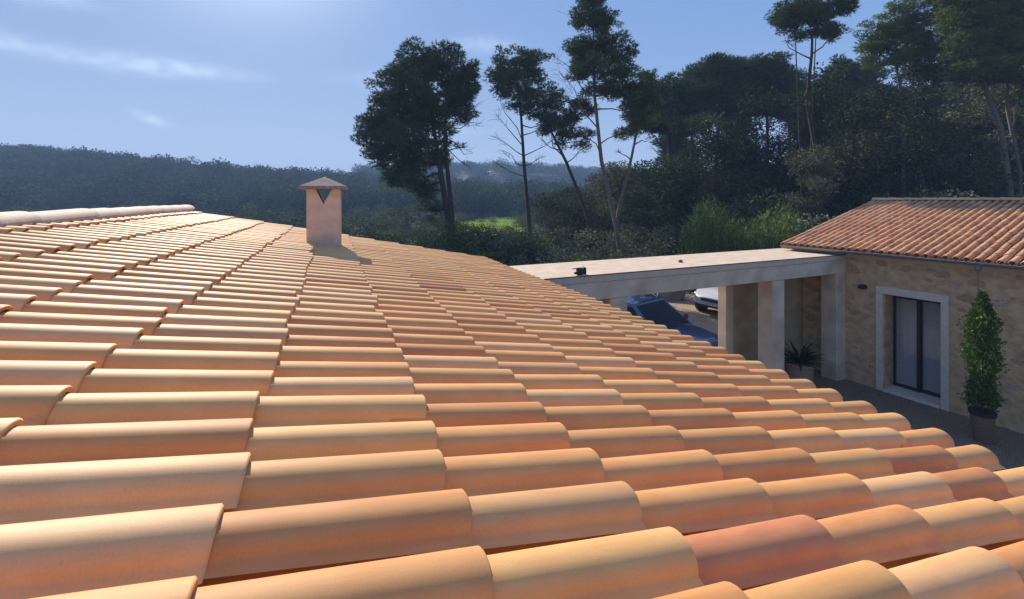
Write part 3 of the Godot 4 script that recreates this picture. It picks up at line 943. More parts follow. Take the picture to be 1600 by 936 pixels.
# ------------------------------------------------------------------ cars
func car(called: String, t: Transform3D, paint: Material, label: String) -> Node3D:
	# +x is the nose; 4.5 m long, 1.85 m wide, 1.63 m high
	var n := base(called, t)
	tag(n, label, "car", "cars parked beyond the walkway")
	var glassm := mat(lin(0.012, 0.015, 0.02), 0.04)
	glassm.metallic_specular = 0.22
	var trim := mat(lin(0.02, 0.02, 0.02), 0.6)
	var chrome := mat(lin(0.5, 0.5, 0.52), 0.25); chrome.metallic = 0.8
	# hull: stations along x with [x, half width, belt height, bottom]
	var stn := [[-2.25, 0.72, 0.86, 0.45], [-2.18, 0.82, 0.98, 0.38], [-1.9, 0.90, 1.03, 0.32], [-1.0, 0.925, 1.02, 0.28], [0.2, 0.925, 1.00, 0.28], [0.85, 0.915, 1.0, 0.28], [1.4, 0.895, 0.97, 0.30], [1.85, 0.85, 0.90, 0.33], [2.12, 0.75, 0.80, 0.38], [2.24, 0.60, 0.68, 0.45]]
	var ring := func(s: Array) -> Array:
		var w: float = s[1]
		var b: float = s[2]
		var lo: float = s[3]
		var half := [Vector2(w * 0.86, lo), Vector2(w * 0.98, lo + 0.14), Vector2(w, lo + 0.3), Vector2(w * 0.985, b - 0.15), Vector2(w * 0.95, b - 0.04), Vector2(w * 0.86, b), Vector2(w * 0.45, b + 0.035), Vector2(0, b + 0.045)]
		var q: Array = []
		for e: Vector2 in half: q.push_back(Vector3(s[0], e.y, e.x))
		for i in range(half.size() - 2, -1, -1): q.push_back(Vector3(s[0], half[i].y, -half[i].x))
		return q
	var mb := MB.new()
	var rings: Array = []
	for s: Array in stn: rings.push_back(ring.call(s))
	for i in rings.size() - 1:
		for j in rings[0].size() - 1:
			var a: Vector3 = rings[i][j]
			var o := Vector3(0, a.y - 0.65 + (rings[i][j + 1].y - 0.65), a.z + rings[i][j + 1].z)
			var nr := func(ii: int, jj: int) -> Vector3:
				var t1: Vector3 = rings[mini(ii + 1, rings.size() - 1)][jj] - rings[maxi(ii - 1, 0)][jj]
				var t2: Vector3 = rings[ii][mini(jj + 1, rings[0].size() - 1)] - rings[ii][maxi(jj - 1, 0)]
				var k := t1.cross(t2).normalized()
				var c := rings[ii][jj] as Vector3
				return k if k.dot(Vector3(0, c.y - 0.6, c.z)) > 0.0 else -k
			var p: Array = [[i, j], [i + 1, j], [i + 1, j + 1], [i, j + 1]]
			var V: Array = []
			var N: Array = []
			for e: Array in p:
				V.push_back(rings[e[0]][e[1]]); N.push_back(nr.call(e[0], e[1]))
			mb.trin(V[0], V[1], V[2], N[0], N[1], N[2]); mb.trin(V[0], V[2], V[3], N[0], N[2], N[3])
	for e: int in [0, rings.size() - 1]:
		for j in range(1, rings[e].size() - 1):
			mb.tri(rings[e][0], rings[e][j], rings[e][j + 1])
	put(mb, "body", paint, n)
	# cabin
	var bw := 0.86
	var rw := 0.66
	var by := 1.0
	var ry := 1.60
	var B := [Vector3(1.02, by, 0), Vector3(-2.1, by, 0)]
	var T := [Vector3(0.22, ry, 0), Vector3(-1.75, ry - 0.02, 0)]
	mb = MB.new()
	var P := func(i: int, up: float, side: float) -> Vector3:
		var q: Vector3 = B[i].lerp(T[i], up)
		return Vector3(q.x, q.y, side * lerpf(bw, rw, up))
	mb.face(P.call(0, 0, -1), P.call(0, 0, 1), P.call(0, 1, 1), P.call(0, 1, -1), Vector3(1, 1, 0))
	mb.face(P.call(1, 0, -1), P.call(1, 0, 1), P.call(1, 1, 1), P.call(1, 1, -1), Vector3(-1, 0.5, 0))
	for s: float in [-1.0, 1.0]:
		mb.face(P.call(0, 0, s), P.call(1, 0, s), P.call(1, 1, s), P.call(0, 1, s), Vector3(0, 0.2, s))
	# roof, crowned
	for i in 6:
		for j in 6:
			var q: Array = []
			for e: Vector2 in [Vector2(i, j), Vector2(i + 1, j), Vector2(i + 1, j + 1), Vector2(i, j + 1)]:
				var fx := e.x / 6.0
				var fz := e.y / 3.0 - 1.0
				q.push_back(Vector3(lerpf(0.22, -1.75, fx), ry + 0.055 * (1.0 - fz * fz) * (0.3 + sin(PI * clampf(fx, 0.02, 0.98))) - 0.02 * fx, fz * rw))
			mb.face(q[0], q[1], q[2], q[3], Vector3.UP)
	put(mb, "cabin", paint, n)
	# glass, set 6 mm proud of the cabin
	var pane := func(called2: String, a: Vector3, b: Vector3, c: Vector3, d: Vector3, out: Vector3) -> void:
		var g := MB.new()
		var o := out.normalized() * 0.006
		g.face(a + o, b + o, c + o, d + o, out)
		put(g, called2, glassm, n)
	var wn := Vector3(0.6, 0.8, 0)
	pane.call("windscreen", P.call(0, 0.06, -0.93), P.call(0, 0.06, 0.93), P.call(0, 0.92, 0.9), P.call(0, 0.92, -0.9), wn)
	pane.call("rear_window", P.call(1, 0.2, -0.88), P.call(1, 0.2, 0.88), P.call(1, 0.9, 0.85), P.call(1, 0.9, -0.85), Vector3(-0.86, 0.5, 0))
	for s: float in [-1.0, 1.0]:
		var o := Vector3(0, 0.32, s * 0.95)
		for e: Array in [[0.06, 0.36], [0.39, 0.66], [0.69, 0.93]]:
			var q: Array = []
			for st: Vector2 in [Vector2(e[0], 0.1), Vector2(e[1], 0.1), Vector2(e[1], 0.86), Vector2(e[0], 0.86)]:
				var p0: Vector3 = P.call(0, st.y, s)
				var p1: Vector3 = P.call(1, st.y, s)
				q.push_back(p0.lerp(p1, st.x))
			pane.call("side_window", q[0], q[1], q[2], q[3], o)
		# mirror
		mb = MB.new()
		mb.obox(Transform3D(Basis.IDENTITY, Vector3(0.72, 1.10, s * 1.02)), Vector3(0.13, 0.16, 0.2), 0.04)
		put(mb, "mirror", trim, n)
		# roof rail
		mb = MB.new()
		mb.tube([Vector3(0.05, ry + 0.01, s * 0.63), Vector3(-0.15, ry + 0.075, s * 0.62), Vector3(-1.45, ry + 0.075, s * 0.62), Vector3(-1.65, ry + 0.0, s * 0.63)], [0.016, 0.016, 0.016, 0.016], 6)
		put(mb, "roof_rail", chrome, n)
		# lights
		mb = MB.new()
		mb.obox(Transform3D(Basis(Vector3.UP, s * -0.55), Vector3(2.06, 0.74, s * 0.66)), Vector3(0.1, 0.12, 0.3), 0.03)
		put(mb, "headlight", chrome, n)
		mb = MB.new()
		mb.obox(Transform3D(Basis.IDENTITY, Vector3(-2.19, 0.9, s * 0.68)), Vector3(0.1, 0.2, 0.2), 0.03)
		put(mb, "tail_light", mat(lin(0.3, 0.01, 0.01), 0.3), n)
		for x: float in [-1.38, 1.38]:
			var wh := Node3D.new()
			wh.name = "wheel"
			n.add_child(wh, true)
			wh.position = Vector3(x, 0.35, s * 0.83)
			var ar := MB.new()
			ar.tube([Vector3(0, 0.03, -0.03), Vector3(0, 0.03, s * 0.105)], [0.42, 0.42], 24)
			put(ar, "wheel_arch", trim, wh)
			var ty := MB.new()
			ty.tube([Vector3(0, 0, -0.1), Vector3(0, 0, -0.08), Vector3(0, 0, 0.08 + 0.04), Vector3(0, 0, 0.14 if s > 0 else 0.11)], [0.31, 0.35, 0.35, 0.31], 24)
			if s < 0:
				ty = MB.new()
				ty.tube([Vector3(0, 0, 0.1), Vector3(0, 0, 0.08), Vector3(0, 0, -0.12), Vector3(0, 0, -0.14)], [0.31, 0.35, 0.35, 0.31], 24)
			put(ty, "tyre", M.black, wh)
			var rm := MB.new()
			rm.tube([Vector3(0, 0, s * 0.1), Vector3(0, 0, s * 0.146)], [0.215, 0.205], 16)
			for k in 5:
				var an := TAU * k / 5.0
				rm.obox(Transform3D(Basis(Vector3.BACK, an), Vector3(cos(an) * 0.11, sin(an) * 0.11, s * 0.15)), Vector3(0.19, 0.05, 0.02), 0.005)
			put(rm, "rim", chrome, wh)
	mb = MB.new()
	mb.obox(Transform3D(Basis.IDENTITY, Vector3(2.205, 0.63, 0)), Vector3(0.08, 0.16, 0.86), 0.03)
	put(mb, "grille", trim, n)
	mb = MB.new()
	mb.obox(Transform3D(Basis.IDENTITY, Vector3(2.16, 0.43, 0)), Vector3(0.14, 0.13, 1.35), 0.04)
	put(mb, "bumper", trim, n)
	return n

func cars() -> void:
	var blue := mat(lin(0.016, 0.032, 0.11), 0.3)
	blue.clearcoat_enabled = true; blue.clearcoat = 1.0; blue.clearcoat_roughness = 0.06; blue.metallic = 0.3
	var white := mat(lin(0.50, 0.50, 0.51), 0.35)
	white.clearcoat_enabled = true; white.clearcoat = 1.0; white.clearcoat_roughness = 0.08
	car("blue_car", Transform3D(Basis(Vector3.UP, deg_to_rad(-53.0)).scaled(Vector3.ONE * 0.96), Vector3(3.58, 0.0, -12.15)), blue, "dark blue SUV seen through the walkway opening above the tiles")
	car("white_car", Transform3D(Basis(Vector3.UP, deg_to_rad(215.0)), Vector3(9.0, 0.0, -17.2)), white, "white car parked behind the blue one, half hidden by the slab")

# ------------------------------------------------------------------ ground
func relief(x: float, z: float) -> float:
	var d := -z
	var ridge := 3.6 + maxf(-x - 10.0, 0.0) * 0.080
	ridge = minf(ridge, 26.0)
	if x > -10.0: ridge = maxf(2.0, 3.6 - (x + 10.0) * 0.03)
	var h := ridge * smoothstep(95.0, 165.0, d)
	h += 14.0 * exp(-pow((x + 5.0) / 90.0, 2.0)) * smoothstep(200.0, 310.0, d)
	h += 9.0 * smoothstep(200.0, 400.0, d)
	h += 5.0 * smoothstep(22.0, 75.0, x) * smoothstep(14.0, 45.0, d)
	h -= 0.9 * smoothstep(20.0, 34.0, d) * (1.0 - smoothstep(60.0, 110.0, d))
	if h > 1.5: h += 1.6 * sin(x * 0.043 + 1.0) * sin(z * 0.037)
	return h

func ground() -> void:
	var xs: Array = []
	var zs: Array = []
	for k in range(-44, 45):
		var s := k / 44.0
		xs.push_back(signf(s) * (60.0 * absf(s) + 2200.0 * pow(absf(s), 4.0)))
	for k in 90:
		var s := (k - 20) / 70.0
		zs.push_back(-(signf(s) * (90.0 * absf(s) + 2400.0 * pow(absf(s), 4.0))))
	var mb := MB.new()
	var P := func(i: int, j: int) -> Vector3: return Vector3(xs[i], relief(xs[i], zs[j]) - 0.02, zs[j])
	var NN := func(x: float, z: float) -> Vector3: return Vector3(relief(x - 1, z) - relief(x + 1, z), 2.0, relief(x, z - 1) - relief(x, z + 1)).normalized()
	for j in zs.size() - 1:
		for i in xs.size() - 1:
			var a: Vector3 = P.call(i, j)
			var b: Vector3 = P.call(i + 1, j)
			var c: Vector3 = P.call(i + 1, j + 1)
			var d: Vector3 = P.call(i, j + 1)
			var na: Vector3 = NN.call(a.x, a.z)
			var nb: Vector3 = NN.call(b.x, b.z)
			var nc: Vector3 = NN.call(c.x, c.z)
			var nd: Vector3 = NN.call(d.x, d.z)
			mb.trin(a, d, c, na, nd, nc); mb.trin(a, c, b, na, nc, nb)
	tag(put(mb, "ground", M.soil), "scrubby green ground running out to the wooded hills", "ground", "", "structure")
	# sandy drive behind the walkway, gravel yard in front
	mb = MB.new()
	mb.face(Vector3(-3.5, 0.004, -8.9), Vector3(16.0, 0.004, -13.0), Vector3(15.0, 0.004, -21.0), Vector3(-3.0, 0.004, -19.5), Vector3.UP)
	tag(put(mb, "driveway", M.drive), "pale sandy driveway beyond the covered walkway", "driveway", "", "structure")
	mb = MB.new()
	mb.face(Vector3(-0.2, 0.008, 4.0), Vector3(16.0, 0.008, 4.0), Vector3(16.0, 0.008, -12.9), Vector3(-0.2, 0.008, -9.5), Vector3.UP)
	tag(put(mb, "courtyard", M.gravel), "brown gravel courtyard between the two tiled houses", "courtyard", "", "structure")
	# loose stones of the yard
	rng.seed = 17
	var gr := MB.new()
	for i in 1400:
		var p := Vector3(rng.randf_range(3.0, 9.5), 0.012, rng.randf_range(-10.6, -4.5))
		var s := rng.randf_range(0.012, 0.04)
		gr.col = Color(1, 1, 1)
		var q: Array = []
		for k in 5: q.push_back(p + Vector3(cos(TAU * k / 5.0), 0, sin(TAU * k / 5.0)) * s * rng.randf_range(0.7, 1.2))
		var tp := p + Vector3(0, s * 0.6, 0)
		for k in 5:
			var a: Vector3 = q[k]
			var b: Vector3 = q[(k + 1) % 5]
			if (b - tp).cross(a - tp).y > 0.0: gr.tri(tp, a, b)
			else: gr.tri(tp, b, a)
	tag(put(gr, "gravel", M.rock), "loose gravel scattered over the brown courtyard", "gravel", "", "stuff")
	# bright clearing
	mb = MB.new()
	var fx := [[-14.0, -95.0], [5.5, -97.0], [3.5, -62.0], [-9.0, -60.0]]
	for i in 10:
		for j in 8:
			var q: Array = []
			for e: Vector2 in [Vector2(i, j), Vector2(i + 1, j), Vector2(i + 1, j + 1), Vector2(i, j + 1)]:
				var u := e.x / 10.0
				var w := e.y / 8.0
				var x: float = lerpf(lerpf(fx[0][0], fx[1][0], u), lerpf(fx[3][0], fx[2][0], u), w)
				var z: float = lerpf(lerpf(fx[0][1], fx[1][1], u), lerpf(fx[3][1], fx[2][1], u), w)
				q.push_back(Vector3(x, relief(x, z) + 0.25, z))
			mb.face(q[0], q[1], q[2], q[3], Vector3.UP)
	tag(put(mb, "field", M.field), "small bright green sunlit clearing between the pine trunks", "field", "", "structure")
	rng.seed = 31
	var gs := MB.new()
	for i in 9000:
		var z := -rng.randf_range(58.0, 97.0)
		var x := lerpf(-9.0, -14.0, (-z - 60.0) / 37.0) + rng.randf() * lerpf(12.5, 19.5, (-z - 60.0) / 37.0)
		var p := Vector3(x, relief(x, z) + 0.2, z)
		var v := rng.randf_range(0.6, 1.3)
		gs.col = Color(0.52 * v, 0.58 * v, 0.15 * v)
		var sd := Vector3(rng.randf_range(0.06, 0.16), 0, rng.randfn(0, 0.05))
		gs.tri(p - sd, p + sd, p + Vector3(rng.randfn(0, 0.15), rng.randf_range(0.15, 0.55), rng.randfn(0, 0.1)))
	tag(put(gs, "grass", M.leaf), "long bright grass of the sunlit clearing between the pines", "grass", "", "stuff")
	# boulders by the drive
	for e: Array in [[at(1045, 470, 19.0), 0.5, 4, "rounded pale boulder by the drive just left of the white car"], [at(1024, 468, 19.8), 0.45, 9, "middle one of the three boulders by the drive, above the roof of the blue car"], [at(1000, 468, 20.5), 0.5, 12, "boulder farthest from the white car in the row edging the drive"]]:
		var r := MB.new()
		rock_into(r, Vector3(e[1] * 1.3, e[1] * 0.9, e[1]), e[2])
		var p: Vector3 = e[0]
		p.y = e[1] * 0.45
		tag(put(r, "boulder", M.rock, null, Transform3D(Basis.IDENTITY, p)), e[3], "boulder", "boulders along the driveway")

# ------------------------------------------------------------------ foliage
var tuft_mesh: Array = []
var leaf_mesh: Array = []

func make_clumps() -> void:
	rng.seed = 123
	for k in 3:
		# pine: needle tufts over a flattened ball
		var mb := MB.new()
		for i in 70:
			var d := Vector3(rng.randfn(), rng.randfn(), rng.randfn()).normalized()
			var c := d * pow(rng.randf(), 0.45) * Vector3(1.0, 0.62, 1.0)
			var ax := (d + Vector3(0, 0.75, 0) + Vector3(rng.randfn(), rng.randfn(), rng.randfn()) * 0.4).normalized()
			var s := rng.randf_range(0.75, 1.25)
			mb.col = Color(s, s, s * rng.randf_range(0.85, 1.1))
			for j in 6:
				var e := (ax + Vector3(rng.randfn(), rng.randfn(), rng.randfn()) * 0.5).normalized()
				var sd := e.cross(Vector3(rng.randfn(), rng.randfn(), rng.randfn())).normalized() * 0.037
				mb.tri(c - sd, c + sd, c + e * rng.randf_range(0.24, 0.52))
		tuft_mesh.push_back(mb.mesh(M.leaf))
	for k in 3:
		# broad leaves
		var mb := MB.new()
		for i in 300:
			var d := Vector3(rng.randfn(), rng.randfn(), rng.randfn()).normalized()
			var c := d * pow(rng.randf(), 0.4) * Vector3(1.0, 0.85, 1.0)
			var e := (d + Vector3(rng.randfn(), rng.randfn(), rng.randfn()) * 0.7).normalized()
			var sd := e.cross(Vector3(rng.randfn(), rng.randfn(), rng.randfn())).normalized()
			var l := rng.randf_range(0.13, 0.24)
			var s := rng.randf_range(0.7, 1.3)
			mb.col = Color(s, s, s * 0.95)
			mb.quad(c, c + e * l * 0.5 + sd * l * 0.3, c + e * l, c + e * l * 0.5 - sd * l * 0.3)
		leaf_mesh.push_back(mb.mesh(M.leaf))

func scatter(xf: Array, cols: Array, mesh: Mesh, called: String, parent: Node = null) -> MultiMeshInstance3D:
	var mm := MultiMesh.new()
	mm.transform_format = MultiMesh.TRANSFORM_3D
	mm.use_colors = true
	mm.mesh = mesh
	mm.instance_count = xf.size()
	for i in xf.size():
		mm.set_instance_transform(i, xf[i])
		mm.set_instance_color(i, cols[i])
	var o := MultiMeshInstance3D.new()
	o.multimesh = mm
	o.material_override = M.leaf
	if parent:
		o.name = called
		parent.add_child(o, true)
	else:
		o.name = numbered(called)
		add_child(o)
	return o

# clumps joined into one crown
func joined(xf: Array, cols: Array, kinds: Array) -> ArrayMesh:
	var src: Array = []
	for m: ArrayMesh in kinds: src.push_back(m.surface_get_arrays(0))
	var v := PackedVector3Array()
	var n := PackedVector3Array()
	var c := PackedColorArray()
	for i in xf.size():
		var a: Array = src[i % src.size()]
		var t: Transform3D = xf[i]
		var sv: PackedVector3Array = a[Mesh.ARRAY_VERTEX]
		var sn: PackedVector3Array = a[Mesh.ARRAY_NORMAL]
		v.append_array(t * sv)
		n.append_array(Transform3D(t.basis.orthonormalized(), Vector3.ZERO) * sn)
		var sc: PackedColorArray = a[Mesh.ARRAY_COLOR]
		var cc := PackedColorArray()
		cc.resize(sc.size())
		var tint: Color = cols[i]
		for k in sc.size(): cc[k] = sc[k] * tint
		c.append_array(cc)
	var ar: Array = []
	ar.resize(Mesh.ARRAY_MAX)
	ar[Mesh.ARRAY_VERTEX] = v; ar[Mesh.ARRAY_NORMAL] = n; ar[Mesh.ARRAY_COLOR] = c
	var am := ArrayMesh.new()
	am.add_surface_from_arrays(Mesh.PRIMITIVE_TRIANGLES, ar)
	return am

func rbasis(s: Vector3) -> Basis:
	return (Basis(Vector3.UP, rng.randf() * TAU) * Basis(Vector3.RIGHT, rng.randfn(0, 0.35))).scaled(s)

func bough(mb: MB, a: Vector3, b: Vector3, r0: float, twigs: int) -> void:
	var l := a.distance_to(b)
	var m1 := a.lerp(b, 0.35) + Vector3(rng.randfn(), rng.randfn() - 0.6, rng.randfn()) * l * 0.05
	var m2 := a.lerp(b, 0.7) + Vector3(rng.randfn(), rng.randfn() - 0.3, rng.randfn()) * l * 0.05
	mb.tube([a, m1, m2, b], [r0, r0 * 0.72, r0 * 0.5, r0 * 0.22], 5, false)
	for i in twigs:
		var t := rng.randf_range(0.3, 1.0)
		var s := m1.lerp(b, t)
		var e := s + ((b - a).normalized() + Vector3(rng.randfn(), rng.randfn(0.2, 0.8), rng.randfn()) * 0.8).normalized() * l * rng.randf_range(0.16, 0.34)
		mb.tube([s, s.lerp(e, 0.5) + Vector3(rng.randfn(), rng.randfn(), rng.randfn()) * l * 0.02, e], [r0 * 0.26, r0 * 0.17, r0 * 0.07], 4, false)

# spec: trunk path as [px, py, radius] from the ground up, crown blobs as [px, py, rx, ry, clumps], bare boughs as [t on trunk, px, py]
func pine(called: String, label: String, group: String, depth: float, trunks: Array, blobs: Array, bare: Array, green: Vector3, bark: Material, size := 0.75) -> Node3D:
	var k := depth / FOCAL
	var foot := at(trunks[0][0][0], trunks[0][0][1], depth)
	foot.y = relief(foot.x, foot.z) - 0.05
	var n := base(called, Transform3D(Basis.IDENTITY, foot))
	tag(n, label, "tree", group)
	var mb := MB.new()
	var stems: Array = []
	for tr: Array in trunks:
		var path: Array = []
		var rad: Array = []
		for i in tr.size():
			var p := at(tr[i][0], tr[i][1], depth) - foot
			if i == 0: p.y = 0.0
			if i > 0: p.z += rng.randfn(0, 0.25)
			path.push_back(p); rad.push_back(tr[i][2])
		mb.tube(path, rad, 9)
		stems.push_back([path, rad])
	var near := func(p: Vector3) -> Array:
		var best := [Vector3.ZERO, 0.05]
		var bd := 1.0e9
		for s: Array in stems:
			for i in s[0].size() - 1:
				for j in 5:
					var q: Vector3 = s[0][i].lerp(s[0][i + 1], j / 5.0)
					var d := q.distance_to(p) + (3.0 if q.y > p.y else 0.0)
					if d < bd and q.y > 0.25 * p.y:
						bd = d; best = [q, lerpf(s[1][i], s[1][i + 1], j / 5.0)]
		return best
	var xf: Array = []
	var cl: Array = []
	for b: Array in blobs:
		var c := at(b[0], b[1], depth) - foot
		var rx: float = b[2] * k
		var ry: float = b[3] * k
		c.z += rng.randfn(0, rx * 0.35)
		var st: Array = near.call(c)
		bough(mb, st[0], c + Vector3(0, -ry * 0.2, 0), minf(st[1] * 0.55, 0.13), 6)
		for e in 3:
			bough(mb, Vector3(st[0]).lerp(c, 0.5), c + Vector3(rng.randfn() * rx, rng.randfn() * ry, rng.randfn() * rx) * 0.5, minf(st[1] * 0.3, 0.07), 4)
		for i in int(b[4] * 1.12):
			var d := Vector3(rng.randfn(), rng.randfn(), rng.randfn()).normalized() * pow(rng.randf(), 0.38)
			var p := c + d * Vector3(rx, ry, rx * 0.9)
			var s := size * rng.randf_range(0.6, 1.15) * (0.85 if d.length() > 0.8 else 1.0)
			xf.push_back(Transform3D(rbasis(Vector3(s, s * rng.randf_range(0.7, 1.0), s)), p))
			var v := rng.randf_range(0.72, 1.3)
			cl.push_back(Color(green.x * v, green.y * v, green.z * v * rng.randf_range(0.8, 1.2)))
	for e: Array in bare:
		var tr: Array = stems[e[3] if e.size() > 3 else 0][0]
		var f: float = e[0] * (tr.size() - 1)
		var i := mini(int(f), tr.size() - 2)
		var p: Vector3 = tr[i].lerp(tr[i + 1], f - i)
		bough(mb, p, at(e[1], e[2], depth) - foot + Vector3(0, 0, rng.randfn(0, 0.5)), 0.045, 12)
	put(mb, "trunk", bark, n)
	put(joined(xf, cl, tuft_mesh), "crown", M.leaf, n)
	return n

func trees() -> void:
	rng.seed = 2024
	var g := Vector3(0.105, 0.14, 0.062)
	var gd := Vector3(0.09, 0.125, 0.06)
	var gl := Vector3(0.165, 0.21, 0.07)
	pine("pine_tree", "broad dense pine standing alone beside the chimney, twin trunks and a wide dark crown", "pines behind the roofs", 30.0,
		[[[703, 420, 0.26], [700, 340, 0.2], [690, 270, 0.17], [676, 190, 0.12], [665, 110, 0.06]], [[712, 420, 0.22], [706, 330, 0.17], [697, 240, 0.13], [696, 190, 0.1], [705, 120, 0.05]]],
		[[655, 100, 42, 28, 34], [700, 125, 46, 34, 42], [640, 145, 52, 34, 48], [612, 180, 48, 30, 44], [675, 175, 60, 36, 54], [722, 165, 26, 30, 18], [600, 215, 40, 22, 30], [650, 215, 50, 26, 40], [640, 250, 46, 20, 28], [612, 262, 30, 14, 12], [735, 118, 16, 20, 9], [660, 285, 26, 20, 14], [685, 235, 36, 22, 16], [620, 280, 24, 10, 7], [672, 325, 16, 22, 7], [585, 200, 26, 16, 14], [590, 240, 20, 12, 9], [690, 95, 34, 18, 18], [605, 150, 26, 18, 14], [725, 140, 22, 20, 12]],
		[[0.62, 740, 240, 1], [0.7, 748, 190, 1], [0.55, 735, 262, 1], [0.5, 728, 225, 1], [0.66, 748, 160, 1]], gd, M.bark, 0.72)
	pine("pine_tree", "slim pine with bare lower limbs and one straight trunk right of the chimney", "pines behind the roofs", 32.0,
		[[[832, 420, 0.19], [826, 340, 0.15], [819, 260, 0.12], [814, 180, 0.09], [806, 95, 0.04]]],
		[[808, 100, 36, 26, 26], [790, 125, 26, 20, 15], [838, 105, 30, 26, 18], [820, 150, 42, 26, 30], [845, 165, 30, 22, 16], [775, 120, 16, 12, 7], [860, 190, 22, 18, 10]],
		[[0.6, 775, 180], [0.55, 770, 210], [0.62, 782, 160], [0.5, 785, 235], [0.55, 862, 220], [0.5, 850, 245], [0.65, 865, 190], [0.45, 770, 250]], g, M.bark, 0.66)
	pine("pine_tree", "tallest slender pine, its airy pointed crown leaving the top of the picture", "pines behind the roofs", 25.2,
		[[[976, 430, 0.16], [962, 350, 0.13], [940, 250, 0.11], [930, 150, 0.085], [926, 60, 0.05], [924, -25, 0.02]]],
		[[924, -5, 24, 24, 20], [915, 30, 28, 22, 22], [945, 40, 26, 20, 18], [930, 75, 42, 24, 34], [965, 75, 32, 22, 22], [905, 80, 22, 18, 12], [925, 112, 40, 18, 24], [975, 105, 30, 20, 18], [985, 140, 38, 22, 26], [940, 140, 34, 12, 12], [1000, 165, 30, 18, 18], [910, 115, 22, 10, 8]],
		[[0.55, 880, 150], [0.5, 878, 110], [0.45, 985, 200], [0.6, 870, 90], [0.42, 900, 200]], g, M.bark_pale, 0.52)
	pine("leaning_pine", "thin pine leaning to the left with a sparse crown beside the tallest pine", "pines behind the roofs", 29.0,
		[[[940, 430, 0.15], [915, 330, 0.13], [885, 255, 0.1], [862, 205, 0.07], [846, 160, 0.03]]],
		[[862, 150, 24, 18, 12], [880, 185, 24, 20, 14], [858, 195, 18, 14, 8], [905, 175, 26, 22, 16], [900, 215, 30, 22, 18]],
		[[0.6, 845, 215], [0.5, 905, 235], [0.7, 880, 140], [0.55, 850, 190]], g, M.bark, 0.58)
	pine("leaning_pine", "pale thin pine leaning to the right behind the middle of the slab", "pines behind the roofs", 26.0,
		[[[952, 430, 0.12], [968, 330, 0.1], [986, 250, 0.08], [998, 190, 0.05], [1004, 140, 0.03]]],
		[[1002, 150, 26, 22, 20], [1000, 185, 30, 18, 20], [985, 205, 22, 14, 10], [1015, 125, 16, 18, 10]],
		[[0.6, 1020, 215], [0.5, 965, 235]], gl, M.bark_pale, 0.55)
	pine("umbrella_pine", "tall pine with a long bare trunk and a flat umbrella crown", "pines behind the roofs", 25.0,
		[[[1292, 430, 0.13], [1286, 335, 0.115], [1272, 240, 0.1], [1259, 160, 0.09], [1257, 90, 0.075], [1260, 55, 0.05]], [[1258, 88, 0.05], [1245, 62, 0.03], [1235, 35, 0.02]], [[1258, 84, 0.05], [1280, 58, 0.03], [1295, 35, 0.02]]],
		[[1262, 8, 34, 18, 26], [1232, 22, 26, 16, 18], [1298, 20, 32, 18, 24], [1265, 32, 40, 14, 24], [1228, 42, 24, 12, 11], [1305, 42, 26, 12, 13], [1265, -8, 26, 12, 14], [1245, 58, 16, 8, 5], [1285, 56, 18, 8, 5]],
		[[0.78, 1228, 60], [0.8, 1305, 58]], g, M.bark, 0.5)
	pine("pine_tree", "tall open pine with twin pale trunks above the end of the red roof", "pines behind the roofs", 27.0,
		[[[1432, 430, 0.15], [1428, 300, 0.12], [1420, 200, 0.1], [1425, 110, 0.07], [1430, 45, 0.03]], [[1412, 430, 0.13], [1410, 280, 0.11], [1412, 180, 0.08], [1400, 95, 0.04]]],
		[[1410, 15, 34, 18, 24], [1385, 42, 34, 20, 24], [1425, 45, 40, 22, 34], [1372, 70, 28, 14, 14], [1410, 78, 44, 18, 28], [1445, 80, 26, 18, 18], [1395, 100, 36, 12, 14], [1440, 110, 24, 12, 9], [1360, 95, 20, 10, 6]],
		[[0.6, 1385, 150], [0.5, 1450, 170], [0.65, 1455, 140], [0.5, 1380, 190, 1], [0.4, 1390, 230, 1]], gl, M.bark_pale, 0.56)
	pine("pine_tree", "big bushy pine filling the top corner above the red roof", "pines behind the roofs", 24.0,
		[[[1580, 440, 0.2], [1575, 300, 0.16], [1560, 200, 0.13], [1545, 100, 0.09], [1530, 20, 0.05]], [[1600, 430, 0.13], [1594, 260, 0.1], [1580, 170, 0.08], [1575, 90, 0.04]]],
		[[1535, 10, 50, 30, 56], [1500, 30, 36, 26, 34], [1575, 20, 50, 34, 58], [1530, 65, 54, 26, 52], [1495, 75, 30, 22, 22], [1590, 75, 44, 30, 44], [1560, 110, 48, 20, 34], [1620, 50, 40, 44, 44], [1510, 110, 34, 14, 16], [1610, 130, 40, 30, 30], [1545, -25, 54, 22, 44], [1490, -5, 26, 16, 16]],
		[[0.5, 1545, 215], [0.45, 1610, 230], [0.55, 1590, 165, 1], [0.4, 1560, 260, 1]], gl, M.bark_pale, 0.6)
	# the wood behind: rows of pines one behind the other
	var order := ["first", "second", "third", "fourth", "fifth", "sixth", "seventh", "eighth", "ninth", "tenth", "eleventh", "twelfth", "thirteenth", "last"]
	var nth := 0
	for e: Array in [[1042, 118, 38.0, 1.0], [1052, 195, 52.0, 0.9], [1085, 108, 41.0, 1.05], [1122, 100, 38.0, 1.1], [1160, 95, 42.0, 1.1], [1200, 88, 38.0, 1.1], [1235, 110, 44.0, 1.05], [1290, 150, 34.0, 0.9], [1305, 95, 40.0, 1.15], [1345, 105, 43.0, 1.1], [1385, 130, 40.0, 1.0], [1470, 105, 40.0, 1.1], [1520, 120, 37.0, 1.1], [1590, 130, 36.0, 1.2]]:
		var x: float = e[0]
		var y: float = e[1]
		var s: float = e[3] * 38.0 / e[2]
		var bl: Array = []
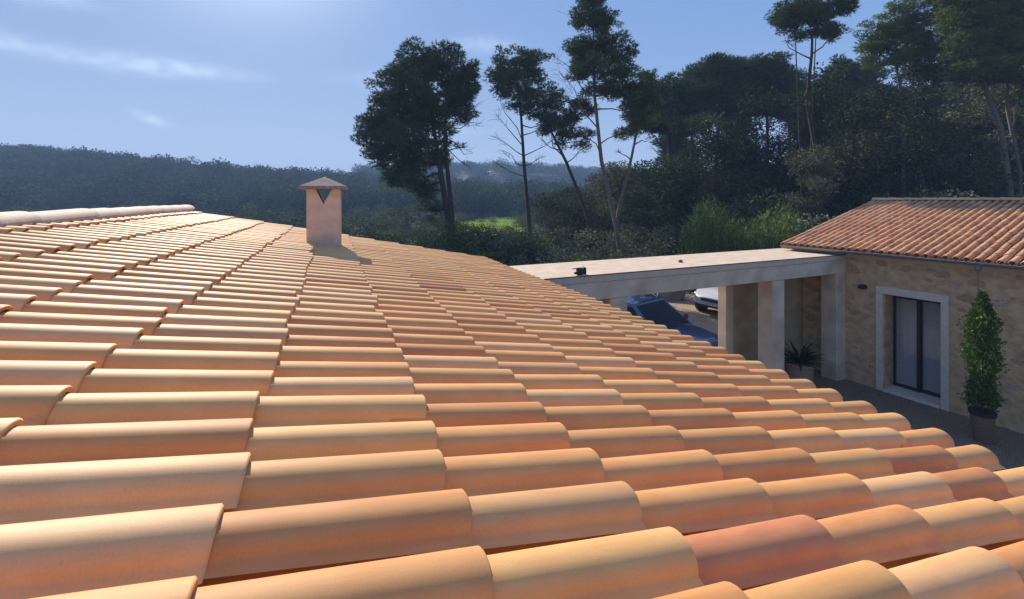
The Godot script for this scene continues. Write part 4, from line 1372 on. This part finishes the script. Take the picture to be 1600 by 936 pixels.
		for i in 9:
			var row := i / 3
			bl.push_back([x + rng.randfn(0, 13.0) * s + (i % 3 - 1) * 15.0 * s, y + 16.0 * s + row * 28.0 * s + rng.randfn(0, 6.0), rng.randf_range(20, 30) * s, rng.randf_range(14, 20) * s, 13])
		pine("wood_pine", "dark pine of the dense back wood, %s in line counting right from the leaning pines" % order[nth], "pines of the wood", e[2], [[[x + rng.randfn(0, 4), 430, 0.2], [x + rng.randfn(0, 3), 300, 0.16], [x + rng.randfn(0, 4), 200, 0.12], [x + rng.randfn(0, 4), y + 15.0, 0.04]]], bl,
			[[0.5, x + 22.0, 235.0], [0.48, x - 22.0, 230.0], [0.55, x + 18.0, 205.0], [0.42, x - 15.0, 255.0]], gd if e[2] > 37.0 else g, M.bark, 0.95)
		nth += 1

func undergrowth() -> void:
	rng.seed = 404
	var sets := [[[], []], [[], []], [[], []]]
	var add := func(p: Vector3, s: float, col: Vector3, squash := 0.85) -> void:
		var k := rng.randi() % 3
		sets[k][0].push_back(Transform3D(rbasis(Vector3(s, s * squash, s)), p))
		var v := rng.randf_range(0.65, 1.35)
		sets[k][1].push_back(Color(col.x * v, col.y * v, col.z * v))
	var olive := Vector3(0.13, 0.14, 0.075)
	var dark := Vector3(0.05, 0.065, 0.035)
	var grey := Vector3(0.17, 0.175, 0.125)
	var fresh := Vector3(0.16, 0.20, 0.05)
	# shrubs behind the big roof and the slab
	for i in 150:
		var z := -rng.randf_range(21.0, 50.0)
		var px := rng.randf_range(380.0, 1010.0)
		var p := Vector3((px - 800.0) / FOCAL * -z, 0, z)
		if px > 715.0 and px < 850.0 and z > -55.0 and rng.randf() < 0.75: z = -rng.randf_range(21.0, 27.0); p = Vector3((px - 800.0) / FOCAL * -z, 0, z)
		var top := rng.randf_range(1.0, 3.0)
		var c: Vector3 = [olive, grey, grey, olive, fresh * 0.7, dark][rng.randi() % 6]
		for j in 7:
			var s := rng.randf_range(0.5, 1.0)
			add.call(p + Vector3(rng.randfn(0, 1.0), relief(p.x, z) + rng.randf() * top, rng.randfn(0, 1.0)), s, c)
	# bushes standing in and round the clearing
	for i in 46:
		var z := -rng.randf_range(58.0, 96.0)
		var e := rng.randf()
		var x := rng.randf_range(-15.0, -9.5) if e < 0.4 else (rng.randf_range(1.5, 6.5) if e < 0.8 else rng.randf_range(-10.0, 3.0))
		for j in 5: add.call(Vector3(x + rng.randfn(0, 0.8), relief(x, z) + rng.randf_range(0.2, 1.5), z + rng.randfn(0, 0.8)), rng.randf_range(0.5, 1.0), olive if e < 0.6 else dark)
	for i in 120:
		var z := -rng.randf_range(31.0, 47.0)
		var px := rng.randf_range(850.0, 1090.0)
		var x := (px - 800.0) / FOCAL * -z
		var top := 6.6 + 2.0 * sin(px * 0.06)
		if px < 900.0: top *= 0.7
		var y := rng.randf() * top
		var c: Vector3 = [olive * 0.8, grey * 0.7, dark, dark, olive][rng.randi() % 5]
		for j in 4: add.call(Vector3(x + rng.randfn(0, 1.0), relief(x, z) + y + rng.randfn(0, 0.5), z + rng.randfn(0, 1.0)), rng.randf_range(0.6, 1.15), c)
	# tangled lower storey of the wood
	for i in 560:
		var z := -rng.randf_range(25.0, 48.0)
		var px := rng.randf_range(1000.0, 1720.0)
		var x := (px - 800.0) / FOCAL * -z
		if px < 1260.0 and z > -30.0: continue
		var top := 11.5 if px > 1075.0 else 7.0
		var y := rng.randf() * top
		var c: Vector3 = dark if rng.randf() < 0.7 else (olive * 0.75)
		if px > 1480.0 and z > -33.0: c = grey * 0.75 if rng.randf() < 0.6 else olive
		for j in 4:
			add.call(Vector3(x + rng.randfn(0, 1.2), relief(x, z) + y + rng.randfn(0, 0.6), z + rng.randfn(0, 1.0)), rng.randf_range(0.7, 1.35), c)
	# shrubs right behind the red roof
	for i in 60:
		var z := -rng.randf_range(17.0, 24.0)
		var px := rng.randf_range(1240.0, 1640.0)
		var x := (px - 800.0) / FOCAL * -z
		add.call(Vector3(x, relief(x, z) + rng.randf_range(0.3, 4.2), z), rng.randf_range(0.5, 0.95), [olive, grey, dark][rng.randi() % 3])
	# grey-green evergreen round the foot of the umbrella pine
	for i in 40:
		var p := at(rng.randfn(1268, 16), rng.randf_range(230, 400), rng.randf_range(23.0, 25.5))
		add.call(p, rng.randf_range(0.4, 0.8), grey * 0.7)
	# scrub on the far side of the ridge
	for i in 260:
		var z := -rng.randf_range(18.0, 60.0)
		var x := rng.randf_range(-1.5, -0.55) * -z - 4.0
		var c: Vector3 = [olive, grey, dark, olive * 0.8][rng.randi() % 4]
		for j in 3: add.call(Vector3(x + rng.randfn(0, 0.9), relief(x, z) + rng.randf_range(0.1, 1.3), z + rng.randfn(0, 0.9)), rng.randf_range(0.6, 1.2), c)
	# the belt beyond, up to the foot of the hills
	for i in 700:
		var z := -rng.randf_range(58.0, 120.0)
		var px := rng.randf_range(-120.0, 1250.0)
		var x := (px - 800.0) / FOCAL * -z
		if x > -15.0 and x < 6.0 and z > -98.0: continue
		var s := rng.randf_range(1.3, 2.6)
		var c: Vector3 = [olive, dark, dark, olive * 0.8][rng.randi() % 4]
		add.call(Vector3(x, relief(x, z) + rng.randf_range(0.3, 2.4), z), s, c)
	for k in 3:
		var o := scatter(sets[k][0], sets[k][1], leaf_mesh[k], "undergrowth")
		tag(o, ["tangled olive shrubs and scrub between the pines", "dark scrub and brush growing under the pines", "grey-green brush filling the ground below the pines"][k], "undergrowth", "", "stuff")
	# wood on the far hills
	var h := [[[], []], [[], []], [[], []]]
	for i in 3600:
		var z := -rng.randf_range(98.0, 215.0)
		if i > 2700: z = -rng.randf_range(230.0, 390.0)
		var x := rng.randf_range(-1.35, 0.75) * -z
		if i > 2700: x = rng.randf_range(-0.35, 0.75) * -z
		var s := rng.randf_range(2.2, 4.4) * (1.2 if z < -220.0 else 1.0)
		var k := rng.randi() % 3
		var v := rng.randf_range(0.55, 1.5)
		h[k][0].push_back(Transform3D(rbasis(Vector3(s, s * rng.randf_range(0.75, 1.05), s)), Vector3(x, relief(x, z) + s * rng.randf_range(0.7, 1.05), z)))
		h[k][1].push_back(Color(0.062 * v, 0.082 * v * rng.randf_range(0.9, 1.1), 0.042 * v))
	for k in 3:
		var o := scatter(h[k][0], h[k][1], leaf_mesh[k], "forest")
		tag(o, "far-off wooded hillside closing the view behind the roofs", "forest", "", "stuff")
	# giant reeds
	var rd := MB.new()
	for i in 2600:
		var z := -rng.randf_range(20.0, 25.0)
		var px := rng.randf_range(1065.0, 1285.0)
		var x := (px - 800.0) / FOCAL * -z
		var top := 4.3 - (335.0 + 16.0 * sin(px * 0.05) + 10.0 * sin(px * 0.021) - HORIZON) / FOCAL * -z
		if px < 1095.0: top -= 0.5 + 0.4 * sin(px * 0.12)
		var hh := top * rng.randf_range(0.62, 1.04)
		var v := rng.randf_range(0.6, 1.35)
		rd.col = Color(0.13 * v, 0.18 * v, 0.055 * v)
		var foot := Vector3(x, 0, z)
		var tip := foot + Vector3(rng.randfn(0, 0.15), hh, rng.randfn(0, 0.15))
		var sd := Vector3(cos(i * 2.4), 0, sin(i * 2.4)) * 0.012
		rd.tri(foot - sd, foot + sd, tip)
		for j in 5:
			var p := foot.lerp(tip, rng.randf_range(0.45, 1.0))
			var an := rng.randf() * TAU
			var e := p + Vector3(cos(an) * 0.3, rng.randf_range(0.05, 0.35), sin(an) * 0.3)
			var s2 := Vector3(-sin(an), 0.2, cos(an)) * 0.026
			rd.tri(p - s2, p + s2, e)
	tag(put(rd, "reeds", M.leaf), "stand of fresh green reeds behind the walkway slab", "reeds", "", "stuff")

func _ready() -> void:
	setup()
	materials()
	ground()
	main_house()
	walkway()
	stone_house()
	cars()
	pots()
	make_clumps()
	trees()
	undergrowth()
